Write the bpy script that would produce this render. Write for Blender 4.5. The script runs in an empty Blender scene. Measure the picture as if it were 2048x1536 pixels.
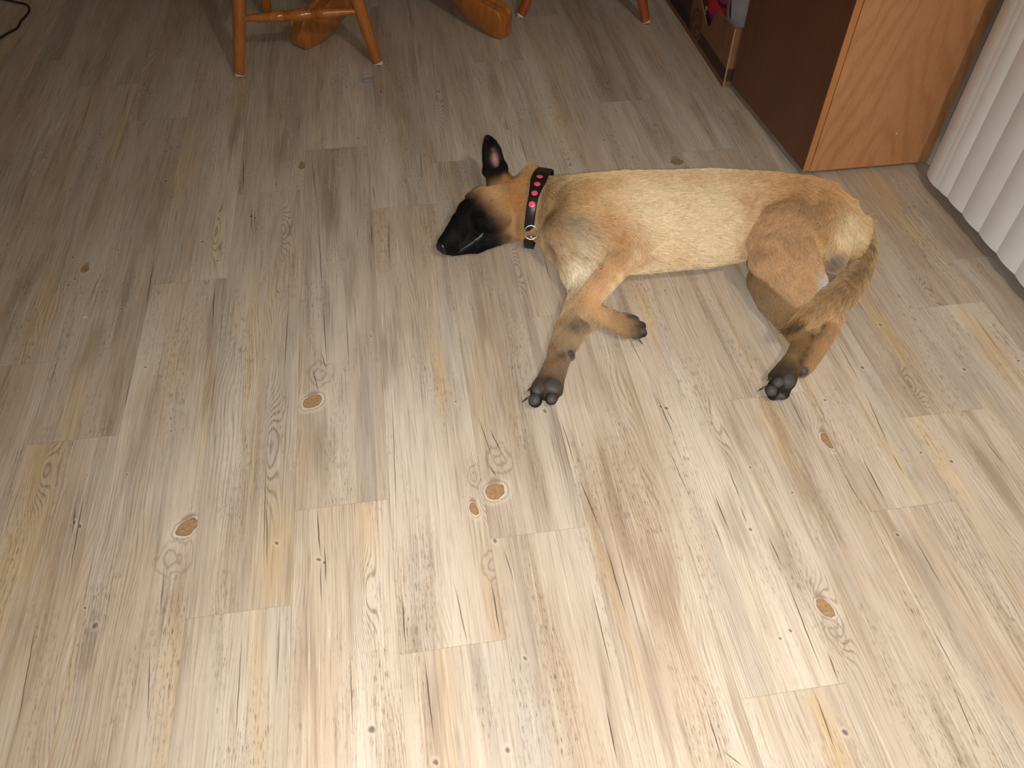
import bpy, bmesh, math, random
import numpy as np
from mathutils import Vector, Matrix
from mathutils.bvhtree import BVHTree

random.seed(7); rng = np.random.default_rng(7)
C = bpy.context.scene
PI = math.pi

# ------------------------------------------------------------------ camera
F_PX, PITCH, ROLL, YAW, CAM_H, SEAM0 = 1622.88, 0.83995, 0.009594, -0.159253, 1.29879, -0.26866
def cam_matrix():
    cp, sp = math.cos(PITCH), math.sin(PITCH)
    right = np.array([1, 0, 0.]); fwd = np.array([0, cp, -sp]); up = np.array([0, sp, cp])
    cr, sr = math.cos(ROLL), math.sin(ROLL)
    r2 = cr*right+sr*up; u2 = -sr*right+cr*up
    cy, sy = math.cos(YAW), math.sin(YAW)
    Z = np.array([[cy, -sy, 0], [sy, cy, 0], [0, 0, 1]])
    return Z @ np.array([r2, u2, -fwd]).T
CM = cam_matrix()
CAM = np.array([0, 0, CAM_H])
cd = bpy.data.cameras.new('camera'); cam = bpy.data.objects.new('camera', cd); C.collection.objects.link(cam)
m4 = Matrix([[*CM[i], CAM[i]] for i in range(3)] + [[0, 0, 0, 1]])
cam.matrix_world = m4
cd.sensor_width = 36; cd.lens = F_PX/2048*36; cd.clip_start = 0.01
C.camera = cam

# ------------------------------------------------------------------ world, lights, exposure
w = bpy.data.worlds.new('world'); C.world = w; w.use_nodes = True
w.node_tree.nodes['Background'].inputs[0].default_value = (1, 0.85, 0.7, 1)
w.node_tree.nodes['Background'].inputs[1].default_value = 0.01
C.view_settings.view_transform = 'Standard'; C.view_settings.look = 'None'
C.view_settings.gamma = 1; C.view_settings.exposure = 0.0
C.view_settings.use_curve_mapping = False
C.cycles.max_bounces = 6; C.cycles.diffuse_bounces = 3; C.cycles.glossy_bounces = 2; C.cycles.transmission_bounces = 6
def lamp(name, kind, loc, energy, col, **kw):
    l = bpy.data.lights.new(name, kind); l.energy = energy; l.color = col
    for k, v in kw.items(): setattr(l, k, v)
    o = bpy.data.objects.new(name, l); o.location = loc; C.collection.objects.link(o); return o
# the phone's flash, beside its lens
fl = lamp('phone_flash', 'SPOT', CAM + CM @ np.array([0.022, -0.012, 0.0]), 112, (1.0, 0.985, 0.965), shadow_soft_size=0.004, spot_size=math.radians(106), spot_blend=1.0)
aim = CM @ np.array([0.10, -0.27, -1.0]); fl.rotation_euler = Vector(aim).to_track_quat('-Z', 'Y').to_euler()
# the room's ceiling light
lamp('ceiling_bulb', 'POINT', (0.85, -0.3, 2.28), 48, (1.0, 0.96, 0.91), shadow_soft_size=0.035)

# ------------------------------------------------------------------ helpers
def sr(r, g, b):
    f = lambda c: (c/255/12.92 if c/255 <= .04045 else ((c/255+.055)/1.055)**2.4)
    return (f(r), f(g), f(b), 1)
def unproj(px, py, z=0.0):
    d = CM @ np.array([(px-1024)/F_PX, -(py-768)/F_PX, -1.])
    return CAM + (z-CAM_H)/d[2]*d
def P(px, py, z): return unproj(px, py, z)
def ray(px, py):
    d = CM @ np.array([(px-1024)/F_PX, -(py-768)/F_PX, -1.]); return Vector(d/np.linalg.norm(d))
def proj(p):
    d = CM.T @ (np.array(p, float)-CAM); return 1024+F_PX*d[0]/-d[2], 768-F_PX*d[1]/-d[2]
def tag(o, label=None, cat=None, group=None, kind=None):
    if label: o['label'] = label
    if cat: o['category'] = cat
    if group: o['group'] = group
    if kind: o['kind'] = kind
    return o
def empty(name, loc, rz=0):
    o = bpy.data.objects.new(name, None); C.collection.objects.link(o)
    o.location = loc; o.rotation_euler = (0, 0, rz); return o
def obj(name, me, mat, parent=None, world=True, smooth=False):
    """link a mesh; vertices are in world space and are moved into the parent's frame"""
    o = bpy.data.objects.new(name, me); C.collection.objects.link(o)
    if mat is not None: me.materials.append(mat)
    if smooth:
        for p in me.polygons: p.use_smooth = True
        me.set_sharp_from_angle(angle=math.radians(48))
    if parent is not None:
        o.parent = parent
        if world and parent.type != 'MESH':
            pm = Matrix.LocRotScale(parent.location, parent.rotation_euler, None)
            if parent.parent is not None:
                g = parent.parent
                pm = Matrix.LocRotScale(g.location, g.rotation_euler, None) @ pm
            o.matrix_parent_inverse = pm.inverted()
    return o
def bm_mesh(bm, name='m'):
    me = bpy.data.meshes.new(name); bm.normal_update(); bm.to_mesh(me); bm.free(); return me
def box(bm, x0, x1, y0, y1, z0, z1, bev=0.0):
    t = bmesh.new(); bmesh.ops.create_cube(t, size=1)
    for v in t.verts: v.co = Vector(((x0+x1)/2+v.co.x*(x1-x0), (y0+y1)/2+v.co.y*(y1-y0), (z0+z1)/2+v.co.z*(z1-z0)))
    if bev: bmesh.ops.bevel(t, geom=t.edges[:], offset=bev, segments=2, affect='EDGES')
    me = bpy.data.meshes.new('t'); t.to_mesh(me); t.free(); bm.from_mesh(me); bpy.data.meshes.remove(me)
def boxmesh(*a, bev=0.0):
    bm = bmesh.new(); box(bm, *a, bev=bev); return bm_mesh(bm)
def frame(d, up=(0, 0, 1)):
    d = Vector(d).normalized(); up = Vector(up)
    if abs(d.dot(up)) > .98: up = Vector((0, 1, 0))
    u = up.cross(d).normalized(); v = d.cross(u); return u, v, d
def tube(bm, pts, rad, n=12, caps=True, flat=1.0, up=(0, 0, 1), closed=False):
    """swept round (or flattened) section along points with a radius per point"""
    pts = [Vector(p) for p in pts]; N = len(pts)
    if not hasattr(rad, '__len__'): rad = [rad]*N
    rings = []
    for i, p in enumerate(pts):
        if closed: d = pts[(i+1) % N]-pts[i-1]
        else: d = pts[min(i+1, N-1)]-pts[max(i-1, 0)]
        u, v, _ = frame(d, up)
        rings.append([bm.verts.new(p+(u*math.cos(2*PI*k/n)+v*math.sin(2*PI*k/n)*flat)*rad[i]) for k in range(n)])
    rr = list(zip(rings, rings[1:])) + ([(rings[-1], rings[0])] if closed else [])
    for a, b in rr:
        for k in range(n):
            bm.faces.new((a[k], a[(k+1) % n], b[(k+1) % n], b[k]))
    if caps and not closed:
        bm.faces.new(rings[0][::-1]); bm.faces.new(rings[-1])
    return bm
def lathe(bm, p0, p1, prof, n=20):
    """prof: (t along p0->p1, radius)"""
    p0, p1 = Vector(p0), Vector(p1)
    tube(bm, [p0.lerp(p1, t) for t, r in prof], [r for t, r in prof], n=n); return bm
def ellipsoid(bm, c, axes, rad, seg=20, rings=12):
    t = bmesh.new(); bmesh.ops.create_uvsphere(t, u_segments=seg, v_segments=rings, radius=1)
    A = Matrix([list(a) for a in axes]).transposed()
    for v in t.verts: v.co = Vector(c) + A @ Vector((v.co.x*rad[0], v.co.y*rad[1], v.co.z*rad[2]))
    me = bpy.data.meshes.new('t'); t.to_mesh(me); t.free(); bm.from_mesh(me); bpy.data.meshes.remove(me)

# ------------------------------------------------------------------ node helpers
class NT:
    def __init__(s, name):
        s.m = bpy.data.materials.new(name); s.m.use_nodes = True; s.t = s.m.node_tree
        s.b = s.t.nodes['Principled BSDF']
    def n(s, kind, **kw):
        x = s.t.nodes.new(kind)
        for k, v in kw.items(): setattr(x, k, v)
        return x
    def l(s, a, b): s.t.links.new(a, b)
    def put(s, sock, v):
        if hasattr(v, 'is_linked') or isinstance(v, bpy.types.NodeSocket): s.l(v, sock)
        else: sock.default_value = v
    def math(s, op, a, b=0.0, c=0.0, clamp=False):
        x = s.n('ShaderNodeMath', operation=op, use_clamp=clamp)
        s.put(x.inputs[0], a); s.put(x.inputs[1], b)
        if op in ('MULTIPLY_ADD', 'SMOOTH_MIN', 'WRAP'): s.put(x.inputs[2], c)
        return x.outputs[0]
    def vmath(s, op, a, b=(0, 0, 0)):
        x = s.n('ShaderNodeVectorMath', operation=op); s.put(x.inputs[0], a); s.put(x.inputs[1], b)
        return x.outputs['Value'] if op in ('LENGTH', 'DOT_PRODUCT') else x.outputs[0]
    def mapping(s, v, loc=(0, 0, 0), rot=(0, 0, 0), scale=(1, 1, 1), typ='POINT'):
        x = s.n('ShaderNodeMapping', vector_type=typ); s.l(v, x.inputs[0])
        x.inputs[1].default_value = loc; x.inputs[2].default_value = rot; x.inputs[3].default_value = scale
        return x.outputs[0]
    def noise(s, v, scale=1., detail=4., rough=.55, dist=0.):
        x = s.n('ShaderNodeTexNoise'); s.l(v, x.inputs['Vector'])
        x.inputs['Scale'].default_value = scale; x.inputs['Detail'].default_value = detail
        x.inputs['Roughness'].default_value = rough; x.inputs['Distortion'].default_value = dist
        return x.outputs['Fac']
    def mr(s, v, a, b, c=0., d=1., smooth=False):
        x = s.n('ShaderNodeMapRange', interpolation_type='SMOOTHSTEP' if smooth else 'LINEAR'); s.put(x.inputs[0], v)
        for i, q in enumerate((a, b, c, d)): x.inputs[i+1].default_value = q
        return x.outputs[0]
    def mix(s, f, a, b, typ='MIX'):
        x = s.n('ShaderNodeMix', data_type='RGBA', blend_type=typ); s.put(x.inputs[0], f); s.put(x.inputs[6], a); s.put(x.inputs[7], b)
        return x.outputs[2]
    def ramp(s, v, stops):
        x = s.n('ShaderNodeValToRGB'); s.l(v, x.inputs[0]); e = x.color_ramp.elements
        while len(e) < len(stops): e.new(.5)
        for i, (p, c) in enumerate(stops): e[i].position = p; e[i].color = c
        return x.outputs[0]
    def bump(s, h, strength=.3, dist=.001):
        x = s.n('ShaderNodeBump'); x.inputs['Strength'].default_value = strength; x.inputs['Distance'].default_value = dist
        s.l(h, x.inputs['Height']); s.l(x.outputs[0], s.b.inputs['Normal'])
    def out(s, col=None, rough=None, **kw):
        if col is not None: s.put(s.b.inputs['Base Color'], col)
        if rough is not None: s.put(s.b.inputs['Roughness'], rough)
        for k, v in kw.items(): s.put(s.b.inputs[k.replace('_', ' ')], v)
        return s.m
def plain(name, col, rough=.5, noise=.08, scale=40, **kw):
    t = NT(name); g = t.n('ShaderNodeTexCoord').outputs['Object']
    f = t.noise(g, scale, 3)
    c = t.mix(t.mr(f, .3, .7, 0, 1), tuple(x*(1-noise) for x in col[:3])+(1,), tuple(min(1, x*(1+noise)) for x in col[:3])+(1,))
    return t.out(c, rough, **kw)

# ------------------------------------------------------------------ floor
PW, PL = 0.178, 1.2385
JOINT = {-4: 1.363, -3: 1.129, -2: 1.592, -1: .70, 0: .893, 1: .583, 2: .778, 3: 1.348, 4: .428, 5: 1.037, 6: .73, 7: .937, 8: 1.247}
def floor_material(KNOTS, EYES, SWIRL, PINS, CRACKS, STAINS, YELLOWS):
    t = NT('weathered_plank_vinyl')
    g = t.n('ShaderNodeTexCoord').outputs['Object']
    at = t.n('ShaderNodeAttribute', attribute_name='plank'); rnd = at.outputs['Color']
    uv = t.n('ShaderNodeUVMap', uv_map='UVMap').outputs[0]        # u,v in metres inside the plank
    sep = t.n('ShaderNodeSeparateColor'); t.l(rnd, sep.inputs[0])
    r1, r2, r3 = sep.outputs
    shift = t.vmath('MULTIPLY', rnd, (37., 53., 0.))
    pv = t.vmath('ADD', g, shift)                                  # plank's own print
    # soft weathered patches along the grain
    big = t.noise(t.mapping(pv, scale=(10, 1.1, 1)), 1, 3, .5, .3)
    mid = t.noise(t.mapping(pv, loc=(5, 9, 0), scale=(26, 1.5, 1)), 1, 3, .55, .3)
    yel = t.noise(t.mapping(pv, loc=(15, 2, 0), scale=(14, 1.3, 1)), 1, 2, .5, .2)
    gre = t.noise(t.mapping(pv, loc=(1, 22, 0), scale=(14, 1.1, 1)), 1, 2, .5, .2)
    col = t.mix(t.mr(big, .36, .66), FL['light'], FL['tan'])
    col = t.mix(t.math('MULTIPLY', t.mr(mid, .48, .72, smooth=True), .48), col, FL['brown'])
    col = t.mix(t.math('MULTIPLY', t.mr(yel, .58, .76, smooth=True), .42), col, FL['yellow'])
    col = t.mix(t.math('MULTIPLY', t.mr(gre, .52, .70, smooth=True), .55), col, FL['grey'])
    # explicit patches of stain: (x, y, rx, ry) in the print
    def feats(lst):
        cur = None
        if not lst: return t.math('ADD', 99., 0.)
        for (x, y, a, b, ang) in lst:
            mp = t.n('ShaderNodeMapping', vector_type='TEXTURE'); t.l(g, mp.inputs[0])
            mp.inputs[1].default_value = (x, y, 0); mp.inputs[2].default_value = (0, 0, ang); mp.inputs[3].default_value = (a, b, 1)
            r = t.vmath('LENGTH', mp.outputs[0])
            cur = r if cur is None else t.math('MINIMUM', cur, r)
        return cur
    sn = t.mr(t.noise(t.mapping(pv, loc=(3, 8, 0), scale=(40, 5, 1)), 1, 2), .3, .7, -.45, .45)
    if STAINS: col = t.mix(t.mr(t.math('ADD', feats(STAINS), sn), .1, 1.3, .46, 0., True), col, FL['brown'])
    if YELLOWS: col = t.mix(t.mr(t.math('ADD', feats(YELLOWS), sn), .1, 1.3, .45, 0., True), col, FL['yellow'])
    # growth rings: contour field warped by eyes and knots
    sx = t.n('ShaderNodeSeparateXYZ'); t.l(g, sx.inputs[0])
    warp = t.noise(t.mapping(pv, scale=(9, 1.6, 1)), 1, 2, .5)
    field = t.math('ADD', sx.outputs[0], t.math('MULTIPLY', warp, .10))
    for (x, y, a, b, ang) in EYES:
        mp = t.n('ShaderNodeMapping', vector_type='TEXTURE'); t.l(g, mp.inputs[0])
        mp.inputs[1].default_value = (x, y, 0); mp.inputs[2].default_value = (0, 0, ang); mp.inputs[3].default_value = (a, b, 1)
        r = t.vmath('LENGTH', mp.outputs[0])
        e = t.math('POWER', 2.718, t.math('MULTIPLY', t.math('MULTIPLY', r, r), -1.))
        field = t.math('MULTIPLY_ADD', e, a*1.5, field)
    fine = t.noise(t.mapping(pv, scale=(420, 9, 1)), 1, 2, .6)
    ph = t.math('ADD', t.math('MULTIPLY', field, 1250.), t.math('MULTIPLY', fine, 2.0))
    ring = t.mr(t.math('SINE', ph), .25, 1.)
    eye_near = t.mr(feats([(x, y, a*2.2, b*2.0, an) for (x, y, a, b, an) in EYES]), .35, 1.15, 1., 0., True)
    rmask = t.math('MAXIMUM', t.mr(t.noise(t.mapping(pv, loc=(3, 3, 0), scale=(12, 1.1, 1)), 1, 2), .42, .62, 0, .62), eye_near)
    ringf = t.math('MULTIPLY', t.math('MULTIPLY', ring, rmask), t.mr(fine, .3, .6, .2, .75))
    col = t.mix(ringf, col, FL['line'])
    # fine grain: pale and dark threads
    gr = t.noise(t.mapping(pv, loc=(8, 0, 0), scale=(260, 7, 1)), 1, 3, .65)
    col = t.mix(t.mr(gr, .50, .76, 0, .52), col, FL['line'])
    gr2 = t.noise(t.mapping(pv, loc=(2, 7, 0), scale=(180, 5, 1)), 1, 2, .6)
    col = t.mix(t.mr(gr2, .54, .78, 0, .5), col, FL['pale'])
    pore = t.noise(t.mapping(pv, loc=(4, 4, 0), scale=(620, 50, 1)), 1, 2, .6)
    pm = t.mr(t.noise(t.mapping(pv, loc=(7, 1, 0), scale=(14, 3, 1)), 1, 2), .46, .64)
    col = t.mix(t.math('MULTIPLY', t.mr(pore, .56, .68, 0, .72), pm), col, FL['dark'])
    # per plank tone
    tone = t.mr(r3, 0, 1, .90, 1.06)
    tc = t.n('ShaderNodeCombineColor')
    for i in range(3): t.l(tone, tc.inputs[i])
    col = t.mix(1., col, tc.outputs[0], 'MULTIPLY')
    wob = t.n('ShaderNodeTexNoise'); t.l(t.mapping(g, scale=(60, 14, 1)), wob.inputs['Vector']); wob.inputs['Scale'].default_value = 1
    # pale halo, knot ring, knot heart
    wv = t.n('ShaderNodeTexNoise'); t.l(t.mapping(g, scale=(70, 45, 1)), wv.inputs['Vector']); wv.inputs['Scale'].default_value = 1; wv.inputs['Detail'].default_value = 2
    wof = t.n('ShaderNodeVectorMath', operation='MULTIPLY_ADD'); t.l(wv.outputs['Color'], wof.inputs[0]); wof.inputs[1].default_value = (.008, .011, 0); wof.inputs[2].default_value = (-.004, -.0055, 0)
    g0 = g; g = t.vmath('ADD', g, wof.outputs[0])
    rk = t.math('ADD', feats(KNOTS), 0.)
    col = t.mix(t.mr(rk, 1.05, 2.3, .62, 0., True), col, FL['halo'])
    col = t.mix(t.math('MULTIPLY', t.mr(rk, 1.22, 1.34, 0, 1), t.mr(rk, 1.34, 1.55, .5, 0)), col, FL['knotline'])
    col = t.mix(t.mr(rk, 1.0, 1.04, 1., 0.), col, FL['knotline'])
    kb = feats([(x, y+b*1.2, a*1.0, b*.9, an) for (x, y, a, b, an) in KNOTS])
    col = t.mix(t.math('MULTIPLY', t.mr(kb, .3, 1.1, .75, 0., True), t.mr(rk, 1.0, 1.1, 0, 1)), col, FL['brown'])
    kn = t.noise(t.mapping(g, scale=(160, 160, 1)), 1, 3)
    kc = t.mix(t.mr(kn, .35, .7), FL['knot'], FL['knot2'])
    col = t.mix(t.mr(rk, .90, .97, 1., 0.), col, kc)
    rs = t.math('ADD', feats(SWIRL), t.mr(wob.outputs['Fac'], .2, .8, -.2, .2))
    col = t.mix(t.mr(rs, .2, 1.1, .5, 0., True), col, FL['mauve'])
    sw = t.mr(t.math('SINE', t.math('ADD', t.math('MULTIPLY', rs, 11.), t.math('MULTIPLY', wob.outputs['Fac'], 9.))), .1, 1., 0., .42)
    col = t.mix(t.math('MULTIPLY', sw, t.mr(rs, .8, 1.2, 1, 0)), col, FL['knotline'])
    rp = feats(PINS)
    col = t.mix(t.mr(rp, 1.2, 2.4, .25, 0., True), col, FL['halo'])
    col = t.mix(t.mr(rp, .5, 1.1, .72, 0.), col, FL['dark'])
    g = g0
    # drying cracks
    gw = t.vmath('ADD', g, t.mapping(t.noise(t.mapping(g, scale=(3, 25, 1)), 1, 3), loc=(-.0015, 0, 0), scale=(.003, 0, 0)))
    g_keep = g; g = gw
    rc = feats(CRACKS)
    g = g_keep
    col = t.mix(t.mr(rc, .45, 1., .85, 0.), col, FL['dark'])
    # seams between planks
    us = t.n('ShaderNodeSeparateXYZ'); t.l(uv, us.inputs[0])
    eu = t.math('MINIMUM', us.outputs[0], t.math('SUBTRACT', PW, us.outputs[0]))
    ev = t.math('MINIMUM', us.outputs[1], t.math('SUBTRACT', PL, us.outputs[1]))
    seam = t.math('MINIMUM', eu, ev)
    sf = t.mr(seam, .0002, .0008, .34, 0.)
    col = t.mix(sf, col, FL['seam'])
    hgt = t.math('SUBTRACT', t.math('MULTIPLY', gr, .4), t.math('ADD', t.mr(seam, 0, .0014, 1.2, 0.), t.mr(rc, .45, 1., .8, 0.)))
    t.bump(hgt, .35, .0006)
    ro = t.mr(gr2, .3, .7, .42, .56)
    return t.out(col, ro, **{'Specular IOR Level': .35})
FL = dict(light=sr(206, 192, 174), tan=sr(183, 163, 140), brown=sr(138, 117, 97), yellow=sr(202, 172, 118), grey=sr(176, 166, 154),
          line=sr(108, 84, 64), pale=sr(226, 215, 195), dark=sr(62, 48, 38), halo=sr(214, 201, 184), knot=sr(168, 136, 98),
          knot2=sr(136, 106, 74), knotline=sr(120, 98, 76), seam=sr(105, 88, 70), mauve=sr(184, 166, 152))
def W(px, py): return unproj(px, py, 0)[:2]
STAINS = []; YELLOWS = []; KNOTS = []; EYES = []; SWIRL = []; PINS = []; CRACKS = []
for px, py, a, b, an in [(374, 1055, .022, .0155, .75), (625, 803, .021, .016, .55), (990, 982, .019, .0175, .5), (948, 1018, .008, .015, .15),
                         (1657, 882, .012, .020, .25), (1650, 1216, .012, .018, .3), (1354, 324, .018, .016, 0), (604, 332, .012, .013, 0), (170, 538, .010, .013, 0)]:
    x, y = W(px, py); KNOTS.append((x, y, a, b, an))
for px, py, a, b, an in [(565, 455, .018, .080, 0), (1426, 855, .018, .075, 0), (728, 1180, .020, .085, 0), (90, 940, .022, .080, 0), (530, 880, .030, .14, 0),
                         (1852, 590, .020, .06, 0), (430, 460, .018, .12, 0), (870, 200, .02, .10, 0), (1130, 325, .016, .05, 0), (752, 185, .02, .06, 0), (1815, 770, .02, .05, 0),
                         (1030, 540, .022, .07, 0), (325, 350, .02, .07, 0), (1660, 890, .02, .035, 0), (1662, 1240, .022, .06, 0), (960, 970, .02, .06, 0), (1205, 170, .016, .05, 0)]:
    x, y = W(px, py); EYES.append((x, y, a, b, an))
for px, py, a, b, an in [(350, 1115, .034, .040, 0), (640, 748, .030, .040, 0), (1000, 918, .032, .042, 0), (1665, 1262, .022, .035, 0), (950, 955, .016, .03, 0), (985, 1130, .022, .035, 0)]:
    x, y = W(px, py); SWIRL.append((x, y, a, b, an))
for px, py, r in [(553, 1086, .0045), (190, 1251, .006), (1501, 1058, .005), (149, 1045, .004), (160, 1051, .005), (637, 1119, .0045), (649, 1124, .004), (503, 432, .0045), (509, 436, .004),
                  (1321, 813, .0045), (1333, 817, .0045), (1090, 823, .005), (743, 1459, .006), (1016, 1500, .006), (1051, 1318, .004), (1690, 1465, .005), (1795, 1070, .004), (1902, 922, .004),
                  (912, 803, .003), (741, 672, .003), (555, 582, .003), (236, 500, .004), (405, 483, .004), (435, 522, .004), (332, 362, .005), (146, 515, .004), (150, 558, .004), (137, 570, .004),
                  (92, 315, .004), (552, 368, .004), (716, 276, .005), (722, 178, .003), (748, 188, .004), (1141, 172, .004), (1162, 164, .004), (1197, 172, .005), (1208, 280, .005), (1141, 326, .004),
                  (1170, 315, .003), (1500, 935, .003), (1580, 1260, .003), (1725, 735, .004), (1761, 650, .005), (1650, 800, .003), (1585, 985, .003), (1260, 860, .002), (170, 1215, .003), (254, 948, .003),
                  (175, 950, .002), (990, 1082, .005), (1330, 580, .004), (1560, 1275, .003), (1842, 905, .003), (1928, 738, .005), (2036, 722, .004), (870, 1523, .005), (170, 830, .002), (291, 735, .003),
                  (245, 618, .003), (200, 807, .002), (341, 862, .003), (600, 515, .002), (530, 720, .002), (1025, 330, .002), (980, 300, .005), (855, 160, .004), (880, 157, .003), (1062, 560, .002), (557, 585, .003)]:
    x, y = W(px, py); PINS.append((x, y, r*.8, r*1.1, .5))
for x0, y0, x1, y1, wd in [(503, 410, 503, 470, 1.2), (509, 418, 509, 455, 1), (621, 300, 636, 425, 1.1), (636, 425, 645, 592, 1.1), (645, 592, 655, 747, 1.2), (578, 592, 567, 764, 1.2), (430, 557, 424, 665, 1.3),
                           (432, 736, 421, 830, 1.3), (311, 500, 287, 647, 1.3), (198, 551, 175, 614, 1), (261, 749, 246, 838, 1.1), (634, 1012, 641, 1119, 1.5), (641, 1119, 642, 1213, 1), (648, 1085, 653, 1175, 1.2),
                           (171, 970, 135, 1175, 1.2), (152, 1002, 144, 1072, 1.1), (1308, 780, 1351, 881, 1.1), (1325, 803, 1351, 853, 1), (1452, 925, 1485, 1010, 1.1), (1480, 1010, 1494, 1050, 1), (1426, 981, 1459, 1065, 1.3),
                           (1421, 1031, 1450, 1103, 1), (1536, 1070, 1567, 1140, 1.2), (1565, 1140, 1653, 1366, 1.3), (1653, 1298, 1678, 1366, 1.3), (1626, 1376, 1678, 1520, 1.1), (1576, 789, 1618, 874, 1), (1667, 669, 1727, 778, 1),
                           (1727, 778, 1783, 904, 1.2), (1783, 904, 1811, 954, 1), (1721, 911, 1779, 1017, 1.3), (1670, 918, 1741, 1038, 1), (1941, 623, 2011, 718, 1), (1966, 876, 2011, 932, .9), (1120, 831, 1153, 942, 1),
                           (1153, 942, 1207, 1077, 1.2), (1207, 1077, 1260, 1256, 1.2), (1178, 1155, 1230, 1372, 1.1), (1209, 1400, 1237, 1536, 1.5), (804, 1186, 812, 1305, 1.4), (848, 1304, 869, 1493, 1.3), (1034, 257, 1057, 332, 1.2),
                           (839, 296, 845, 363, 1.2), (785, 805, 793, 1046, .9), (534, 1150, 534, 1000, 1), (532, 900, 527, 1160, .9), (485, 1250, 470, 1500, .9), (330, 1130, 320, 1230, 1), (487, 310, 487, 385, 1.3), (981, 1153, 1002, 1280, 1.4),
                           (742, 440, 744, 500, 1.2), (777, 425, 779, 540, 1), (745, 365, 750, 408, 1), (975, 850, 1008, 915, 1.1), (955, 830, 988, 925, 1), (977, 930, 995, 955, 1.2), (640, 700, 656, 745, 1), (625, 735, 637, 785, 1),
                           (1005, 1090, 1030, 1170, .9), (300, 1290, 295, 1450, 1), (75, 1230, 30, 1480, .9), (1410, 1410, 1450, 1536, 1.2), (1225, 1060, 1290, 1300, .8), (905, 1150, 940, 1310, .9), (1330, 880, 1385, 1010, .8),
                           (1445, 1500, 1490, 1536, 1), (1820, 1060, 1900, 1200, .9), (1850, 1230, 1925, 1370, .9), (1900, 1360, 1960, 1500, 1), (560, 1230, 552, 1400, .8), (700, 1300, 706, 1480, .9), (1101, 565, 1085, 500, .9), (690, 600, 700, 760, .7),
                           (120, 700, 95, 790, .9), (60, 350, 30, 440, .9), (195, 150, 150, 300, .9), (260, 170, 245, 235, .9), (860, 60, 872, 180, .7), (1090, 100, 1180, 330, .7), (1380, 80, 1480, 260, .7), (1560, 700, 1600, 780, .8), (1230, 620, 1300, 760, .9)]:
    a = W(x0, y0); b = W(x1, y1); d = b-a; L = np.linalg.norm(d)
    CRACKS.append(((a[0]+b[0])/2, (a[1]+b[1])/2, .0011*wd, L/2, math.atan2(d[1], d[0])-PI/2))
for L_, src in ((STAINS, [(428, 640, .022, .14), (418, 780, .016, .08), (640, 900, .026, .07), (655, 640, .02, .09), (700, 520, .02, .12), (655, 400, .022, .10), (770, 720, .02, .07), (1130, 900, .018, .10), (1240, 1040, .020, .12),
                           (1330, 1180, .03, .06), (1560, 860, .018, .10), (1600, 960, .03, .10), (1480, 1060, .03, .05), (1580, 1120, .035, .06), (1300, 1330, .016, .12), (345, 1210, .02, .07), (180, 1290, .018, .04), (60, 560, .03, .12),
                           (320, 420, .02, .10), (180, 700, .03, .08), (250, 600, .02, .10), (900, 560, .02, .10), (960, 620, .018, .10), (830, 1290, .02, .05), (870, 1420, .02, .10), (1850, 1150, .03, .08), (1990, 960, .02, .1), (1760, 1000, .02, .08),
                           (1290, 250, .02, .12), (1120, 200, .018, .1), (470, 260, .02, .1), (560, 300, .02, .09), (990, 170, .02, .1), (830, 130, .02, .12), (1400, 230, .02, .1), (1900, 480, .03, .10), (1250, 640, .022, .07)]),
                (YELLOWS, [(545, 1110, .035, .13), (20, 1130, .05, .22), (150, 800, .022, .12), (90, 620, .03, .14), (60, 980, .03, .12), (1665, 1470, .028, .08), (1860, 880, .022, .12), (1290, 620, .016, .10), (1760, 650, .02, .10), (1985, 700, .02, .10),
                           (740, 1050, .018, .10), (360, 330, .03, .12), (480, 190, .02, .1), (250, 250, .03, .12), (1120, 130, .015, .08), (880, 760, .015, .07)])):
    for px, py, a, b in src:
        x, y = W(px, py); L_.append((x, y, a*1.05, b*1.5, 0.))
def build_floor():
    verts, faces, uvs, cols, mats, rects = [], [], [], [], [], []
    base = None
    for k in range(-15, 12):
        x0 = SEAM0+k*PW; x1 = x0+PW
        x1c = min(x1, 1.62)
        if x0 >= 1.62: continue
        j = JOINT.get(k, (k*0.431) % PL)
        n0 = math.floor((-2.4-j)/PL)
        y = j+n0*PL
        while y < 4.7:
            i = len(verts)
            rr = np.random.default_rng(abs(k)*97+int(round(y*10))+1000+(k < 0)*5000).random(3)
            verts += [(x0, y, 0), (x1c, y, 0), (x1c, y+PL, 0), (x0, y+PL, 0)]
            uvs += [(0, 0), (x1c-x0, 0), (x1c-x0, PL), (0, PL)]
            cols += [(*rr, 1)]*4
            faces.append((i, i+1, i+2, i+3)); rects.append((x0, x1, y, y+PL)); y += PL
    me = bpy.data.meshes.new('floor'); me.from_pydata(verts, [], faces)
    me.color_attributes.new('plank', 'FLOAT_COLOR', 'CORNER'); me.uv_layers.new(name='UVMap')
    u = me.uv_layers['UVMap']; ca = me.color_attributes['plank']
    for li, l in enumerate(me.loops):
        u.data[li].uv = uvs[l.vertex_index]; ca.data[li].color = cols[l.vertex_index]
    o = obj('floor', me, None); tag(o, kind='structure')
    cache = {}
    for fi, (x0, x1, y0, y1) in enumerate(rects):
        ins = lambda L: tuple(q for q in L if x0 <= q[0] < x1 and y0 <= q[1] < y1)
        key = (ins(KNOTS), ins(EYES), ins(SWIRL), ins(PINS), ins(CRACKS), ins(STAINS), ins(YELLOWS))
        if key not in cache:
            cache[key] = len(me.materials); me.materials.append(floor_material(*key))
        me.polygons[fi].material_index = cache[key]
build_floor()

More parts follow.
